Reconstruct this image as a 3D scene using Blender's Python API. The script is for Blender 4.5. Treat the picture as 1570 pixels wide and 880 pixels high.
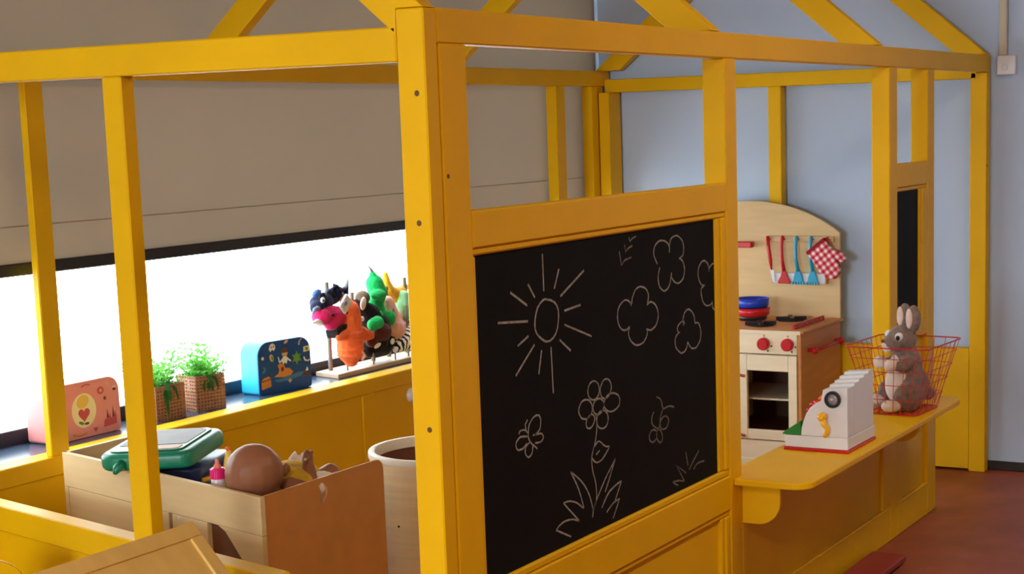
import bpy, bmesh, math, random
from mathutils import Vector, Matrix, Euler
random.seed(7)
for o in list(bpy.data.objects):
    bpy.data.objects.remove(o)
SC = bpy.context.scene
COL = SC.collection
# ------------------------------------------------------------------ camera
cam_d = bpy.data.cameras.new('camera')
cam = bpy.data.objects.new('camera', cam_d)
COL.objects.link(cam)
yaw, pitch, roll = 0.5004, 0.1449, -0.0279
_f = Vector((math.cos(pitch)*math.cos(yaw), math.cos(pitch)*math.sin(yaw), -math.sin(pitch)))
_r = Vector((math.sin(yaw), -math.cos(yaw), 0.0))
_u = _r.cross(_f)
_r2 = math.cos(roll)*_r + math.sin(roll)*_u
_u2 = -math.sin(roll)*_r + math.cos(roll)*_u
_m = Matrix((( _r2.x, _u2.x, -_f.x, -2.692), (_r2.y, _u2.y, -_f.y, -1.8382), (_r2.z, _u2.z, -_f.z, 1.5157), (0, 0, 0, 1)))
cam.matrix_world = _m
cam_d.sensor_width = 36.0
cam_d.lens = 2504.95/1570*36
cam_d.shift_x = (785-916.4)/1570
cam_d.shift_y = (555.65-440)/1570
cam_d.clip_start = 0.05
SC.camera = cam
# ------------------------------------------------------------------ sky: plain bright overcast
wd = bpy.data.worlds.new('overcast_sky')
SC.world = wd
wd.use_nodes = True
_bg = wd.node_tree.nodes['Background']
_bg.inputs['Color'].default_value = (0.93, 0.97, 1.0, 1)
_bg.inputs['Strength'].default_value = 9.0
# ------------------------------------------------------------------ lamps
def area(name, loc, rot, sx, sy, power, col):
    d = bpy.data.lights.new(name, 'AREA')
    d.shape = 'RECTANGLE'; d.size = sx; d.size_y = sy; d.energy = power; d.color = col
    o = bpy.data.objects.new(name, d); COL.objects.link(o)
    o.location = loc; o.rotation_euler = rot
    return o
# daylight coming in at the big window of the left wall
area('daylight_left', (-8.85, 0.4, 1.70), (0, -math.pi/2, 0), 1.6, 2.8, 270, (0.90, 0.98, 1.04))
# warm fill from unseen ceiling lamps, added to light the front faces
area('ceiling_fill_light', (1.6, -1.45, 2.66), (0, 0, 0), 1.2, 0.3, 26, (1.0, 0.76, 0.5))
area('ceiling_fill_light', (-2.9, -1.5, 2.66), (0, 0, 0), 1.2, 0.3, 92, (1.0, 0.80, 0.58))
SC.view_settings.view_transform = 'Standard'
SC.view_settings.look = 'None'
SC.view_settings.gamma = 1.0
SC.view_settings.use_curve_mapping = False
SC.view_settings.exposure = 0.0
# ------------------------------------------------------------------ helpers
def srgb(r, g, b):
    def c(v):
        v /= 255.0
        return v/12.92 if v <= 0.04045 else ((v+0.055)/1.055)**2.4
    return (c(r), c(g), c(b), 1.0)

def mat(name, col, rough=0.5, var=0.0, scale=8.0, stretch=(1, 1, 1), bump=0.0, bscale=40.0, metal=0.0, col2=None, spec=0.5, sheen=0.0, trans=0.0):
    m = bpy.data.materials.new(name); m.use_nodes = True
    nt = m.node_tree; b = nt.nodes['Principled BSDF']
    b.inputs['Roughness'].default_value = rough
    b.inputs['Metallic'].default_value = metal
    b.inputs['Specular IOR Level'].default_value = spec
    if trans: b.inputs['Transmission Weight'].default_value = trans
    if sheen: b.inputs['Sheen Weight'].default_value = sheen
    c = col if len(col) == 4 else tuple(col)+(1,)
    tc = nt.nodes.new('ShaderNodeTexCoord'); mp = nt.nodes.new('ShaderNodeMapping')
    mp.inputs['Scale'].default_value = stretch
    nt.links.new(tc.outputs['Object'], mp.inputs['Vector'])
    n = nt.nodes.new('ShaderNodeTexNoise'); n.inputs['Scale'].default_value = scale; n.inputs['Detail'].default_value = 5
    nt.links.new(mp.outputs['Vector'], n.inputs['Vector'])
    rp = nt.nodes.new('ShaderNodeValToRGB')
    c2 = col2 or tuple(max(0, v*(1-var)) for v in c[:3])+(1,)
    c1 = c if col2 else tuple(min(1, v*(1+var*0.6)) for v in c[:3])+(1,)
    rp.color_ramp.elements[0].color = c2; rp.color_ramp.elements[0].position = 0.32
    rp.color_ramp.elements[1].color = c1; rp.color_ramp.elements[1].position = 0.68
    nt.links.new(n.outputs['Fac'], rp.inputs['Fac'])
    nt.links.new(rp.outputs['Color'], b.inputs['Base Color'])
    if bump:
        n2 = nt.nodes.new('ShaderNodeTexNoise'); n2.inputs['Scale'].default_value = bscale; n2.inputs['Detail'].default_value = 4
        nt.links.new(mp.outputs['Vector'], n2.inputs['Vector'])
        bp = nt.nodes.new('ShaderNodeBump'); bp.inputs['Strength'].default_value = bump; bp.inputs['Distance'].default_value = 0.004
        nt.links.new(n2.outputs['Fac'], bp.inputs['Height']); nt.links.new(bp.outputs['Normal'], b.inputs['Normal'])
    return m

class MB:
    """collects shapes in one bmesh"""
    def __init__(self): self.b = bmesh.new()
    def box(self, x0, x1, y0, y1, z0, z1, M=None):
        vs = [Vector((x, y, z)) for z in (z0, z1) for y in (y0, y1) for x in (x0, x1)]
        if M: vs = [M @ v for v in vs]
        v = [self.b.verts.new(p) for p in vs]
        for f in ((0, 2, 3, 1), (4, 5, 7, 6), (0, 1, 5, 4), (2, 6, 7, 3), (0, 4, 6, 2), (1, 3, 7, 5)):
            self.b.faces.new([v[i] for i in f])
        return self
    def prism(self, pts, axis, a0, a1, M=None):
        """polygon pts in the plane normal to axis ('x': (y,z), 'y': (x,z), 'z': (x,y)), extruded a0..a1"""
        def P(p, a):
            q = {'x': (a, p[0], p[1]), 'y': (p[0], a, p[1]), 'z': (p[0], p[1], a)}[axis]
            q = Vector(q); return M @ q if M else q
        lo = [self.b.verts.new(P(p, a0)) for p in pts]; hi = [self.b.verts.new(P(p, a1)) for p in pts]
        n = len(pts); fs = [self.b.faces.new(lo), self.b.faces.new(list(reversed(hi)))]
        for i in range(n): fs.append(self.b.faces.new((lo[i], hi[i], hi[(i+1) % n], lo[(i+1) % n])))
        bmesh.ops.recalc_face_normals(self.b, faces=fs)
        return self
    def tube(self, pts, r, n=8, closed=False, caps=True):
        pts = [Vector(p) for p in pts]; N = len(pts); rr = r if isinstance(r, (list, tuple)) else [r]*N
        rings = []; up = None
        for i, p in enumerate(pts):
            a = pts[i-1] if (i > 0 or closed) else p; c = pts[(i+1) % N] if (i < N-1 or closed) else p
            t = (c-a).normalized() if (c-a).length > 1e-9 else Vector((0, 0, 1))
            if up is None:
                up = Vector((0, 0, 1)) if abs(t.z) < 0.9 else Vector((1, 0, 0))
            s = t.cross(up).normalized(); up = s.cross(t).normalized()
            rings.append([self.b.verts.new(p + rr[i]*(math.cos(2*math.pi*k/n)*s + math.sin(2*math.pi*k/n)*up)) for k in range(n)])
        for i in range(N if closed else N-1):
            A, B = rings[i], rings[(i+1) % N]
            for k in range(n): self.b.faces.new((A[k], A[(k+1) % n], B[(k+1) % n], B[k]))
        if caps and not closed:
            self.b.faces.new(list(reversed(rings[0]))); self.b.faces.new(rings[-1])
        return self
    def lathe(self, prof, c=(0, 0, 0), n=28, M=None):
        """profile of (r, z), revolved about z through c"""
        rings = []
        for r, z in prof:
            if r < 1e-6:
                p = Vector((c[0], c[1], c[2]+z)); rings.append([self.b.verts.new(M @ p if M else p)])
            else:
                ring = []
                for k in range(n):
                    a = 2*math.pi*k/n; p = Vector((c[0]+r*math.cos(a), c[1]+r*math.sin(a), c[2]+z))
                    ring.append(self.b.verts.new(M @ p if M else p))
                rings.append(ring)
        for A, B in zip(rings, rings[1:]):
            if len(A) == 1 and len(B) == 1: continue
            for k in range(n):
                if len(A) == 1: self.b.faces.new((A[0], B[(k+1) % n], B[k]))
                elif len(B) == 1: self.b.faces.new((A[k], A[(k+1) % n], B[0]))
                else: self.b.faces.new((A[k], A[(k+1) % n], B[(k+1) % n], B[k]))
        return self
    def ell(self, c, r, rot=(0, 0, 0), u=16, v=10):
        if not isinstance(r, (list, tuple)): r = (r, r, r)
        M = Matrix.Translation(c) @ Euler(rot).to_matrix().to_4x4() @ Matrix.Diagonal((r[0], r[1], r[2], 1))
        bmesh.ops.create_uvsphere(self.b, u_segments=u, v_segments=v, radius=1, matrix=M)
        return self
    def limb(self, pts, rs):
        """chain of overlapping balls and tubes, for bodies that are remeshed afterwards"""
        for p, r in zip(pts, rs): self.ell(p, r, u=12, v=8)
        self.tube(pts, rs, 12)
        return self
    def build(self, name, m, parent=None, bevel=0.0, seg=2, smooth=False, recalc=True, remesh=0.0, smoothit=4):
        if recalc: bmesh.ops.recalc_face_normals(self.b, faces=self.b.faces)
        me = bpy.data.meshes.new(name); self.b.to_mesh(me); self.b.free()
        me.materials.append(m)
        o = bpy.data.objects.new(name, me); COL.objects.link(o)
        if parent: o.parent = parent
        if remesh:
            md = o.modifiers.new('remesh', 'REMESH'); md.mode = 'VOXEL'; md.voxel_size = remesh; md.use_smooth_shade = True
            if smoothit:
                ms = o.modifiers.new('smooth', 'SMOOTH'); ms.iterations = smoothit; ms.factor = 0.6
            smooth = True
        if bevel:
            md = o.modifiers.new('bevel', 'BEVEL'); md.width = bevel; md.segments = seg; md.limit_method = 'ANGLE'; md.angle_limit = math.radians(35)
            md.harden_normals = False
        if smooth:
            for p in me.polygons: p.use_smooth = True
        return o

def thing(name, label, cat, loc=(0, 0, 0), rz=0.0, group=None):
    o = bpy.data.objects.new(name, None); COL.objects.link(o)
    o.empty_display_size = 0.05
    o.location = loc; o.rotation_euler = (0, 0, rz)
    o['label'] = label; o['category'] = cat
    if group: o['group'] = group
    return o
def tag(o, label, cat, group=None):
    o['label'] = label; o['category'] = cat
    if group: o['group'] = group
    return o
def struct(o):
    o['kind'] = 'structure'; return o
def bx(name, m, parent, x0, x1, y0, y1, z0, z1, bevel=0.0015, seg=1):
    return MB().box(x0, x1, y0, y1, z0, z1).build(name, m, parent, bevel, seg)
def arc(cx, cy, r, a0, a1, n):
    return [(cx+r*math.cos(math.radians(a0+(a1-a0)*i/n)), cy+r*math.sin(math.radians(a0+(a1-a0)*i/n))) for i in range(n+1)]
def rrect(x0, x1, y0, y1, rs, n=5):
    """rounded rectangle, rs = radii at (x1,y1),(x0,y1),(x0,y0),(x1,y0)"""
    a, b, c, d = rs; o = []
    o += arc(x1-a, y1-a, a, 0, 90, n) if a else [(x1, y1)]
    o += arc(x0+b, y1-b, b, 90, 180, n) if b else [(x0, y1)]
    o += arc(x0+c, y0+c, c, 180, 270, n) if c else [(x0, y0)]
    o += arc(x1-d, y0+d, d, 270, 360, n) if d else [(x1, y0)]
    return o
def ov(cx, cy, rx, ry, n=18, rot=0):
    r = math.radians(rot); o = []
    for i in range(n):
        a = 2*math.pi*i/n; x = rx*math.cos(a); y = ry*math.sin(a)
        o.append((cx+x*math.cos(r)-y*math.sin(r), cy+x*math.sin(r)+y*math.cos(r)))
    return o
# ------------------------------------------------------------------ materials
YEL = mat('yellow_paint', (0.80, 0.470, 0.003), 0.42, 0.07, 3.0, (1, 1, 1), 0.10, 60, spec=0.14)
BOARD = mat('blackboard_paint', (0.0045, 0.004, 0.0038), 0.75, 0.3, 6, bump=0.05, bscale=200, spec=0.15)
CHALKM = mat('chalk', (0.33, 0.325, 0.31), 0.95, 0.35, 90, spec=0.0)
CHALKD = mat('faint_chalk', (0.19, 0.18, 0.17), 0.95, 0.4, 90, spec=0.0)
WALLB = mat('grey_blue_wall_paint', srgb(184, 205, 234), 0.85, 0.03, 2, bump=0.06, bscale=120, spec=0.2)
WALLW = mat('warm_wall_paint', srgb(172, 142, 114), 0.9, 0.03, 2)
CEIL = mat('ceiling_paint', srgb(205, 195, 182), 0.9, 0.02, 2)
FLOOR = mat('red_brown_lino', srgb(166, 88, 60), 0.45, 0.0, 5, (1, 1, 1), 0.03, 90, col2=srgb(138, 70, 46), spec=0.35)
BLIND = mat('taupe_blind_fabric', srgb(176, 164, 144), 0.95, 0.05, 1.3, bump=0.12, bscale=260, spec=0.1)
# the blind cloth lets a little daylight through
HEM = mat('taupe_blind_hem', srgb(176, 164, 144), 0.95, 0.05, 1.3, bump=0.12, bscale=260, spec=0.1)
for _m, _f in ((BLIND, 0.028), (HEM, 0.25)):
    _nt = _m.node_tree; _pb = _nt.nodes['Principled BSDF']
    _tl = _nt.nodes.new('ShaderNodeBsdfTranslucent'); _tl.inputs['Color'].default_value = srgb(196, 186, 168)
    _ms = _nt.nodes.new('ShaderNodeMixShader'); _ms.inputs[0].default_value = _f
    _nt.links.new(_pb.outputs[0], _ms.inputs[1]); _nt.links.new(_tl.outputs[0], _ms.inputs[2])
    _nt.links.new(_ms.outputs[0], _nt.nodes['Material Output'].inputs['Surface'])
DARK = mat('dark_navy_bar', srgb(26, 28, 36), 0.5, 0.1, 10)
SILLM = mat('slate_blue_laminate', srgb(56, 76, 100), 0.22, 0.12, 6, spec=0.6)
BIRCH = mat('birch_ply', srgb(216, 188, 146), 0.5, 0.10, 6, (1, 1, 9), spec=0.3)
BIRCHX = mat('birch_ply_flat_grain', srgb(214, 186, 138), 0.5, 0.07, 4, (1, 1, 8), spec=0.3)
MAPLE = mat('pale_maple', srgb(238, 226, 196), 0.5, 0.05, 5, (1, 1, 7), spec=0.3)
BEECH = mat('beech_side_shaded', srgb(205, 140, 84), 0.45, 0.10, 5, (1, 1, 7), spec=0.3)  # side wood coloured more orange, since that face lies in shade
HARD = mat('brown_hardboard', srgb(222, 156, 94), 0.55, 0.06, 14, bump=0.03, bscale=90, spec=0.25)
OAK = mat('honey_veneer', srgb(234, 200, 118), 0.45, 0.10, 5, (3, 1, 1), spec=0.3)
BROWND = mat('dark_brown_and_shade', srgb(112, 70, 48), 0.6, 0.15, 8)  # also carries the shade inside the kitchen cabinet and in the bench cut
RED = mat('red_plastic', srgb(196, 22, 34), 0.3, 0.03, 5)
REDW = mat('red_coated_wire', srgb(190, 24, 40), 0.35, 0.03, 5)
BLUE = mat('blue_plastic', srgb(24, 66, 196), 0.3, 0.03, 5)
TURQ = mat('turquoise_plastic', srgb(20, 160, 205), 0.3, 0.03, 5)
BLACK = mat('black_plastic', srgb(18, 18, 20), 0.4, 0.1, 5)
WHITE = mat('white_plastic', srgb(224, 229, 238), 0.35, 0.02, 5)
SILVER = mat('silver_coated_plastic', srgb(190, 190, 196), 0.22, 0.03, 5, metal=0.35)
YPL = mat('yellow_plastic', srgb(240, 180, 20), 0.35, 0.03, 5)
ORPL = mat('orange_plastic', srgb(235, 90, 30), 0.35, 0.03, 5)
GPL = mat('green_plastic', srgb(40, 130, 50), 0.35, 0.03, 5)
PINKP = mat('pink_plastic', srgb(232, 40, 130), 0.35, 0.03, 5)
SCREWM = mat('dull_screw_head', srgb(96, 66, 24), 0.5, 0.1, 30)
CHALK = {
  'chalk_sun': [[(465,1128),(481,1125),(497,1119),(508,1110),(514,1099),(515,1085),(512,1070),(508,1058),(500,1047),(489,1039),(475,1034),(463,1033),(451,1035),(438,1041),(425,1049),(415,1057),(409,1067),(408,1078),(410,1090),(415,1103),(423,1115),(434,1123),(446,1128),(455,1130),(465,1128)],[(451,1232),(452,1148)],[(523,1192),(499,1149)],[(640,1178),(526,1129)],[(619,1099),(542,1094)],[(540,1062),(668,1019)],[(516,1030),(566,998)],[(476,1019),(480,912)],[(434,1017),(418,965)],[(404,1034),(320,976)],[(379,1056),(332,1040)],[(379,1089),(254,1100)],[(378,1124),(309,1160)],[(412,1138),(384,1171)]],
  'chalk_tick_marks': [[(819,1208),(829,1173),(846,1184),(882,1188)],[(848,1222),(853,1204),(868,1212),(889,1216)],[(871,1238),(877,1228),(890,1234),(910,1238)]],
  'chalk_cloud': [[(1096,1182),(1097,1187),(1097,1195),(1095,1201),(1088,1207),(1078,1211),(1068,1215),(1058,1216),(1047,1217),(1036,1216),(1027,1213),(1018,1209),(1012,1204),(1008,1198),(1006,1192),(1006,1184),(1011,1176),(1019,1166),(1025,1159)],[(1039,1149),(1036,1144),(1031,1136),(1028,1127),(1028,1118),(1031,1108),(1035,1100),(1043,1094),(1052,1089),(1062,1086),(1071,1087),(1081,1090),(1089,1095),(1096,1103),(1100,1112),(1103,1120),(1105,1125),(1106,1128),(1106,1130)],[(1103,1120),(1108,1115),(1115,1109),(1122,1104),(1130,1101),(1138,1099),(1147,1098),(1157,1100),(1166,1103),(1174,1107),(1179,1113),(1183,1121),(1185,1129),(1184,1137),(1181,1145),(1176,1152),(1169,1157),(1160,1161),(1153,1163)],[(1158,1162),(1164,1164),(1173,1167),(1179,1172),(1182,1180),(1182,1190),(1180,1199),(1175,1206),(1168,1212),(1160,1216),(1152,1220),(1142,1223),(1133,1223),(1123,1222),(1114,1220),(1106,1216),(1102,1211),(1100,1205),(1099,1201)]],
  'chalk_cloud.1': [[(875,1069),(874,1071),(873,1075),(869,1078),(864,1081),(857,1084),(849,1086),(841,1086),(832,1084),(824,1081),(816,1077),(809,1071),(804,1064),(802,1056),(801,1047),(803,1038),(807,1030),(813,1023),(820,1017),(828,1014),(837,1012),(845,1012),(852,1013),(860,1017),(864,1019)],[(864,1019),(862,1014),(858,1008),(857,1000),(860,993),(865,986),(872,979),(881,974),(891,969),(901,967),(913,966),(925,967),(936,969),(944,973),(951,978),(957,984),(960,990),(960,995),(961,999)],[(955,1001),(962,999),(971,996),(981,995),(991,997),(1002,1000),(1011,1005),(1017,1012),(1022,1019),(1024,1028),(1023,1036),(1019,1045),(1013,1053),(1005,1059),(994,1064),(985,1067),(975,1066),(967,1063),(961,1061)],[(964,1064),(967,1070),(970,1078),(971,1085),(968,1092),(963,1098),(956,1103),(948,1107),(938,1109),(929,1111),(919,1111),(909,1109),(900,1106),(893,1100),(887,1093),(882,1087),(880,1081),(879,1077),(879,1073)]],
  'chalk_cloud.2': [[(1170,984),(1173,986),(1177,989),(1178,991),(1174,993),(1167,995),(1159,995),(1151,992),(1141,988),(1135,984),(1134,979),(1136,973),(1139,969),(1142,968),(1146,968),(1149,968)],[(1144,968),(1137,966),(1128,962),(1122,957),(1119,949),(1120,940),(1123,932),(1132,924),(1144,917),(1155,912),(1166,912),(1176,914),(1184,918),(1190,924),(1193,931),(1195,937)],[(1195,937),(1201,931),(1209,923),(1218,917),(1228,915),(1238,914),(1248,915),(1257,919),(1266,925),(1273,931),(1277,939),(1279,947),(1279,956),(1276,964),(1271,973),(1265,979),(1258,981),(1249,981),(1244,980)],[(1244,980),(1242,986),(1240,995),(1237,1003),(1231,1009),(1225,1014),(1218,1018),(1212,1021),(1205,1023),(1199,1023),(1192,1022),(1185,1019),(1179,1016),(1175,1011),(1171,1004),(1169,998),(1169,993),(1172,989),(1173,985)]],
  'chalk_cloud.3': [[(1383,1128),(1377,1129),(1368,1130),(1360,1130),(1353,1127),(1347,1124),(1342,1121),(1339,1117),(1339,1113),(1338,1111),(1338,1114),(1338,1120),(1337,1125),(1332,1131),(1325,1137),(1317,1141),(1310,1143),(1302,1143),(1294,1142),(1286,1138),(1278,1133),(1272,1127),(1269,1120),(1268,1112),(1269,1104),(1272,1096),(1278,1088),(1285,1082),(1294,1078),(1304,1077),(1311,1076)],[(1311,1076),(1304,1075),(1294,1073),(1287,1069),(1285,1062),(1287,1052),(1290,1043),(1295,1035),(1303,1027),(1312,1022),(1323,1019),(1336,1019),(1345,1019),(1351,1022),(1354,1025),(1356,1028)],[(1356,1028),(1356,1023),(1357,1016),(1359,1010),(1364,1006),(1370,1003),(1375,1001),(1381,1001),(1386,1003),(1390,1005)]],
  'chalk_flower': [[(699,883),(695,875),(687,869),(677,866),(666,866),(655,870),(647,876),(642,885),(642,894),(646,902),(654,908),(664,911),(675,911),(685,907),(694,901),(698,892),(699,883)],[(758,877),(753,869),(744,863),(734,860),(723,860),(713,864),(706,871),(703,880),(704,889),(710,897),(718,904),(729,907),(740,906),(749,902),(756,895),(760,886),(758,877)],[(797,831),(785,826),(770,823),(754,823),(739,827),(727,834),(720,842),(720,851),(726,859),(737,865),(751,868),(768,867),(783,863),(795,857),(802,848),(802,839),(797,831)],[(739,805),(735,797),(727,791),(717,789),(705,790),(694,794),(686,800),(682,809),(682,817),(686,825),(694,831),(704,833),(716,833),(726,829),(735,822),(739,814),(739,805)],[(668,811),(662,806),(654,802),(646,801),(638,802),(632,806),(629,811),(629,817),(632,823),(638,828),(646,832),(654,833),(662,832),(668,828),(671,823),(671,817),(668,811)],[(661,842),(655,834),(645,829),(633,826),(620,828),(608,832),(600,840),(595,848),(596,857),(602,865),(611,871),(623,873),(636,872),(648,868),(657,860),(661,851),(661,842)],[(718,839),(712,833),(703,829),(692,827),(681,829),(672,833),(666,839),(664,847),(666,854),(672,860),(681,864),(692,865),(703,864),(712,859),(718,853),(720,846),(718,839)],[(677,829),(679,821),(681,808),(681,797),(679,786),(676,776),(672,765),(665,754),(658,743),(652,732),(651,721),(652,710),(654,698),(658,687),(664,675),(668,663),(670,650),(671,636),(669,624),(665,615),(658,607),(652,600),(650,593),(648,588),(648,584)],[(659,749),(664,752),(671,756),(677,759),(682,761),(687,762),(693,761),(702,756),(713,748),(723,743),(731,741),(738,741),(741,739),(738,735),(730,730),(722,725),(714,720),(706,716),(697,713),(688,712),(679,712),(671,714),(664,718),(658,723),(654,727)],[(674,732),(692,739)]],
  'chalk_grass': [[(548,715),(558,703),(572,684),(584,666),(593,648),(601,629),(606,616)],[(548,715),(562,707),(581,695),(599,682),(613,669),(625,655),(635,641),(642,626),(648,611),(652,600)],[(606,616),(597,621),(585,629),(573,636),(561,641),(549,645),(537,648),(526,649),(517,649),(510,649)],[(510,649),(584,589)],[(584,589),(575,593),(562,598),(548,602),(533,604),(517,605),(503,604),(490,601),(480,597),(472,594)],[(472,594),(541,562)],[(771,704),(760,696),(745,685),(729,674),(715,663),(701,651),(688,639),(674,626),(661,612),(653,602)],[(771,704),(757,686),(738,661),(722,642),(714,632)],[(695,597),(705,606),(720,619),(737,629),(758,635),(783,640),(800,642)],[(800,642),(760,595)],[(719,580),(728,585),(742,591),(755,596),(767,598),(779,599),(788,600)],[(788,600),(751,558)]],
  'chalk_butterfly': [[(363,871),(352,862),(355,849)],[(365,840),(365,845),(366,852),(369,859),(376,864),(384,870),(392,873),(399,874),(406,874),(412,873),(416,869),(419,864),(420,859),(419,852),(417,845),(413,839),(405,835),(396,833),(389,832)],[(383,832),(393,832),(407,831),(418,830),(425,827),(428,823),(429,819),(427,816),(423,813),(417,811),(409,811),(399,812),(392,813)],[(363,836),(364,832),(366,826),(371,819),(380,812),(393,804),(401,798)],[(324,845),(325,847),(327,850),(330,851),(337,852),(345,851),(353,849),(358,845),(363,840),(366,837)],[(363,833),(354,835),(340,837),(329,838),(321,835),(314,831),(310,826),(310,821),(312,816),(316,812),(322,810),(331,810),(339,810),(346,813),(352,816),(356,819)],[(368,818),(363,817),(356,814),(351,811),(349,807),(348,801),(349,796),(352,792),(358,788),(363,786),(368,787),(374,790),(378,794),(380,799),(381,804),(382,808)]],
  'chalk_butterfly.1': [[(1003,820),(1010,817),(1021,813),(1029,807),(1033,799),(1035,790),(1040,783),(1049,782),(1060,783),(1071,784),(1084,782),(1096,779),(1105,776)],[(1040,783),(1023,765)],[(1023,765),(1022,760),(1021,754),(1019,748),(1016,742),(1013,736),(1010,732)],[(1068,739),(1063,733),(1054,729),(1045,728),(1035,729),(1027,733),(1022,739),(1021,745),(1023,752),(1029,757),(1037,761),(1047,762),(1056,761),(1064,757),(1069,752),(1071,745),(1068,739)],[(986,783),(982,780),(977,775),(974,770),(973,764),(973,758),(977,752),(987,745),(1000,739),(1010,734)],[(1000,717),(996,711),(989,708),(980,706),(972,707),(965,710),(959,715),(957,721),(958,728),(963,733),(969,737),(978,738),(986,737),(994,734),(999,729),(1001,723),(1000,717)],[(1032,714),(1033,707),(1031,701),(1026,698),(1020,697),(1013,700),(1007,704),(1002,710),(999,718),(998,724),(1001,730),(1005,733),(1011,734),(1018,731),(1024,727),(1029,721),(1032,714)]],
  'chalk_grass.1': [[(1121,563),(1110,567),(1095,574),(1088,578),(1094,579),(1107,577),(1121,576),(1135,573),(1148,569),(1158,567)],[(1158,567),(1110,620),(1169,587)],[(1170,644),(1182,604)],[(1253,632),(1222,614),(1188,592)],[(1286,597),(1274,598),(1258,599),(1243,599),(1232,596),(1223,591),(1217,588)]],
}
# ------------------------------------------------------------------ room shell
XW, YW = 4.15, 1.872          # right wall, window wall
XL, YF, ZC = -9.0, -4.6, 2.75 # left wall, wall behind the camera, ceiling
struct(bx('floor', FLOOR, None, XL-0.2, XW+0.2, YF-0.2, 2.2, -0.1, 0.0, 0))
struct(bx('ceiling', CEIL, None, XL-0.2, XW+0.2, YF-0.2, 2.2, ZC, ZC+0.1, 0))
struct(bx('wall_right', WALLB, None, XW, XW+0.2, YF-0.2, 2.2, 0, ZC, 0))
struct(bx('wall_front', WALLW, None, XL-0.2, XW, YF-0.2, YF, 0, ZC, 0))
w = MB()   # window wall: under the sill, over the window, left and right of it
WX0, WX1, WZ0, WZ1 = 0.2, 4.10, 0.565, 2.35
w.box(XL, XW, YW, 2.2, 0, WZ0); w.box(XL, XW, YW, 2.2, WZ1, ZC); w.box(XL, WX0, YW, 2.2, WZ0, WZ1); w.box(WX1, XW, YW, 2.2, WZ0, WZ1)
struct(w.build('wall_back', WALLB))
w = MB()   # left wall with its big window
w.box(XL-0.2, XL, YF, 2.2, 0, 0.85); w.box(XL-0.2, XL, YF, 2.2, 2.55, ZC); w.box(XL-0.2, XL, YF, -1.0, 0.85, 2.55); w.box(XL-0.2, XL, 1.8, 2.2, 0.85, 2.55)
struct(w.build('wall_left', WALLB))
GLASS = bpy.data.materials.new('window_glass'); GLASS.use_nodes = True
_nt = GLASS.node_tree; _nt.nodes.remove(_nt.nodes['Principled BSDF'])
_t = _nt.nodes.new('ShaderNodeBsdfTransparent'); _t.inputs['Color'].default_value = (0.97, 0.985, 0.98, 1)
_g = _nt.nodes.new('ShaderNodeBsdfGlossy'); _g.inputs['Roughness'].default_value = 0.02
_mx = _nt.nodes.new('ShaderNodeMixShader'); _mx.inputs[0].default_value = 0.05
_nt.links.new(_t.outputs[0], _mx.inputs[1]); _nt.links.new(_g.outputs[0], _mx.inputs[2])
_nt.links.new(_mx.outputs[0], _nt.nodes['Material Output'].inputs['Surface'])
# window 1: sill, frame, panes in the window wall
win = bpy.data.objects.new('window_1', None); COL.objects.link(win); win.location = (0, 2.15, WZ0); struct(win)
FRAMEM = mat('dark_blue_window_frame', srgb(30, 38, 58), 0.4, 0.1, 10)
def wpart(n, m, x0, x1, y0, y1, z0, z1, b=0.002):
    return bx(n, m, win, x0, x1, y0-2.15, y1-2.15, z0-WZ0, z1-WZ0, b)
wpart('sill_board', SILLM, WX0, WX1, 1.874, 2.075, WZ0, 0.595, 0.002)
wpart('frame_rail', FRAMEM, WX0, WX1, 2.075, 2.12, 0.570, 0.642)
wpart('frame_rail', FRAMEM, WX0, WX1, 2.075, 2.12, 2.29, 2.35)
for x in (WX0, 2.93, WX1-0.06):
    wpart('frame_post', FRAMEM, x, x+0.06, 2.075, 2.12, 0.642, 2.29)
for a, b in ((WX0+0.06, 2.93), (2.99, WX1-0.06)):
    wpart('pane', GLASS, a, b, 2.095, 2.101, 0.642, 2.29, 0)
win2 = bpy.data.objects.new('window_2', None); COL.objects.link(win2); win2.location = (XL, 0.4, 0.85); struct(win2)
for (y0, y1, z0, z1) in ((-1.4, 1.4, 0, 0.06), (-1.4, 1.4, 1.64, 1.70), (-1.4, -1.34, 0.06, 1.64), (1.34, 1.4, 0.06, 1.64), (-0.03, 0.03, 0.06, 1.64)):
    bx('frame_bar', WHITE, win2, -0.12, -0.06, y0, y1, z0, z1, 0.002)
for y0, y1 in ((-1.34, -0.03), (0.03, 1.34)):
    bx('pane', GLASS, win2, -0.093, -0.087, y0, y1, 0.06, 1.64, 0)
# skirting board on the right wall
struct(bx('baseboard_right', mat('black_skirting', srgb(34, 26, 24), 0.5, 0.1, 10), None, 4.138, XW, YF, YW, 0, 0.04, 0.003))
# housings of the added fill lamps, out of view (their area lights are at the top)
for lx_, ll_ in ((1.6, 'unseen white fill lamp added on the ceiling in front of the serving counter'), (-2.9, 'unseen white fill lamp added on the ceiling in front of the open left side')):
    lamp = thing('ceiling_fill_lamp', ll_, 'lamp', (lx_, -1.45 if lx_ > 0 else -1.5, ZC))
    bx('housing', WHITE, lamp, -0.62, 0.62, -0.17, 0.17, -0.06, 0.0, 0.006)
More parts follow.
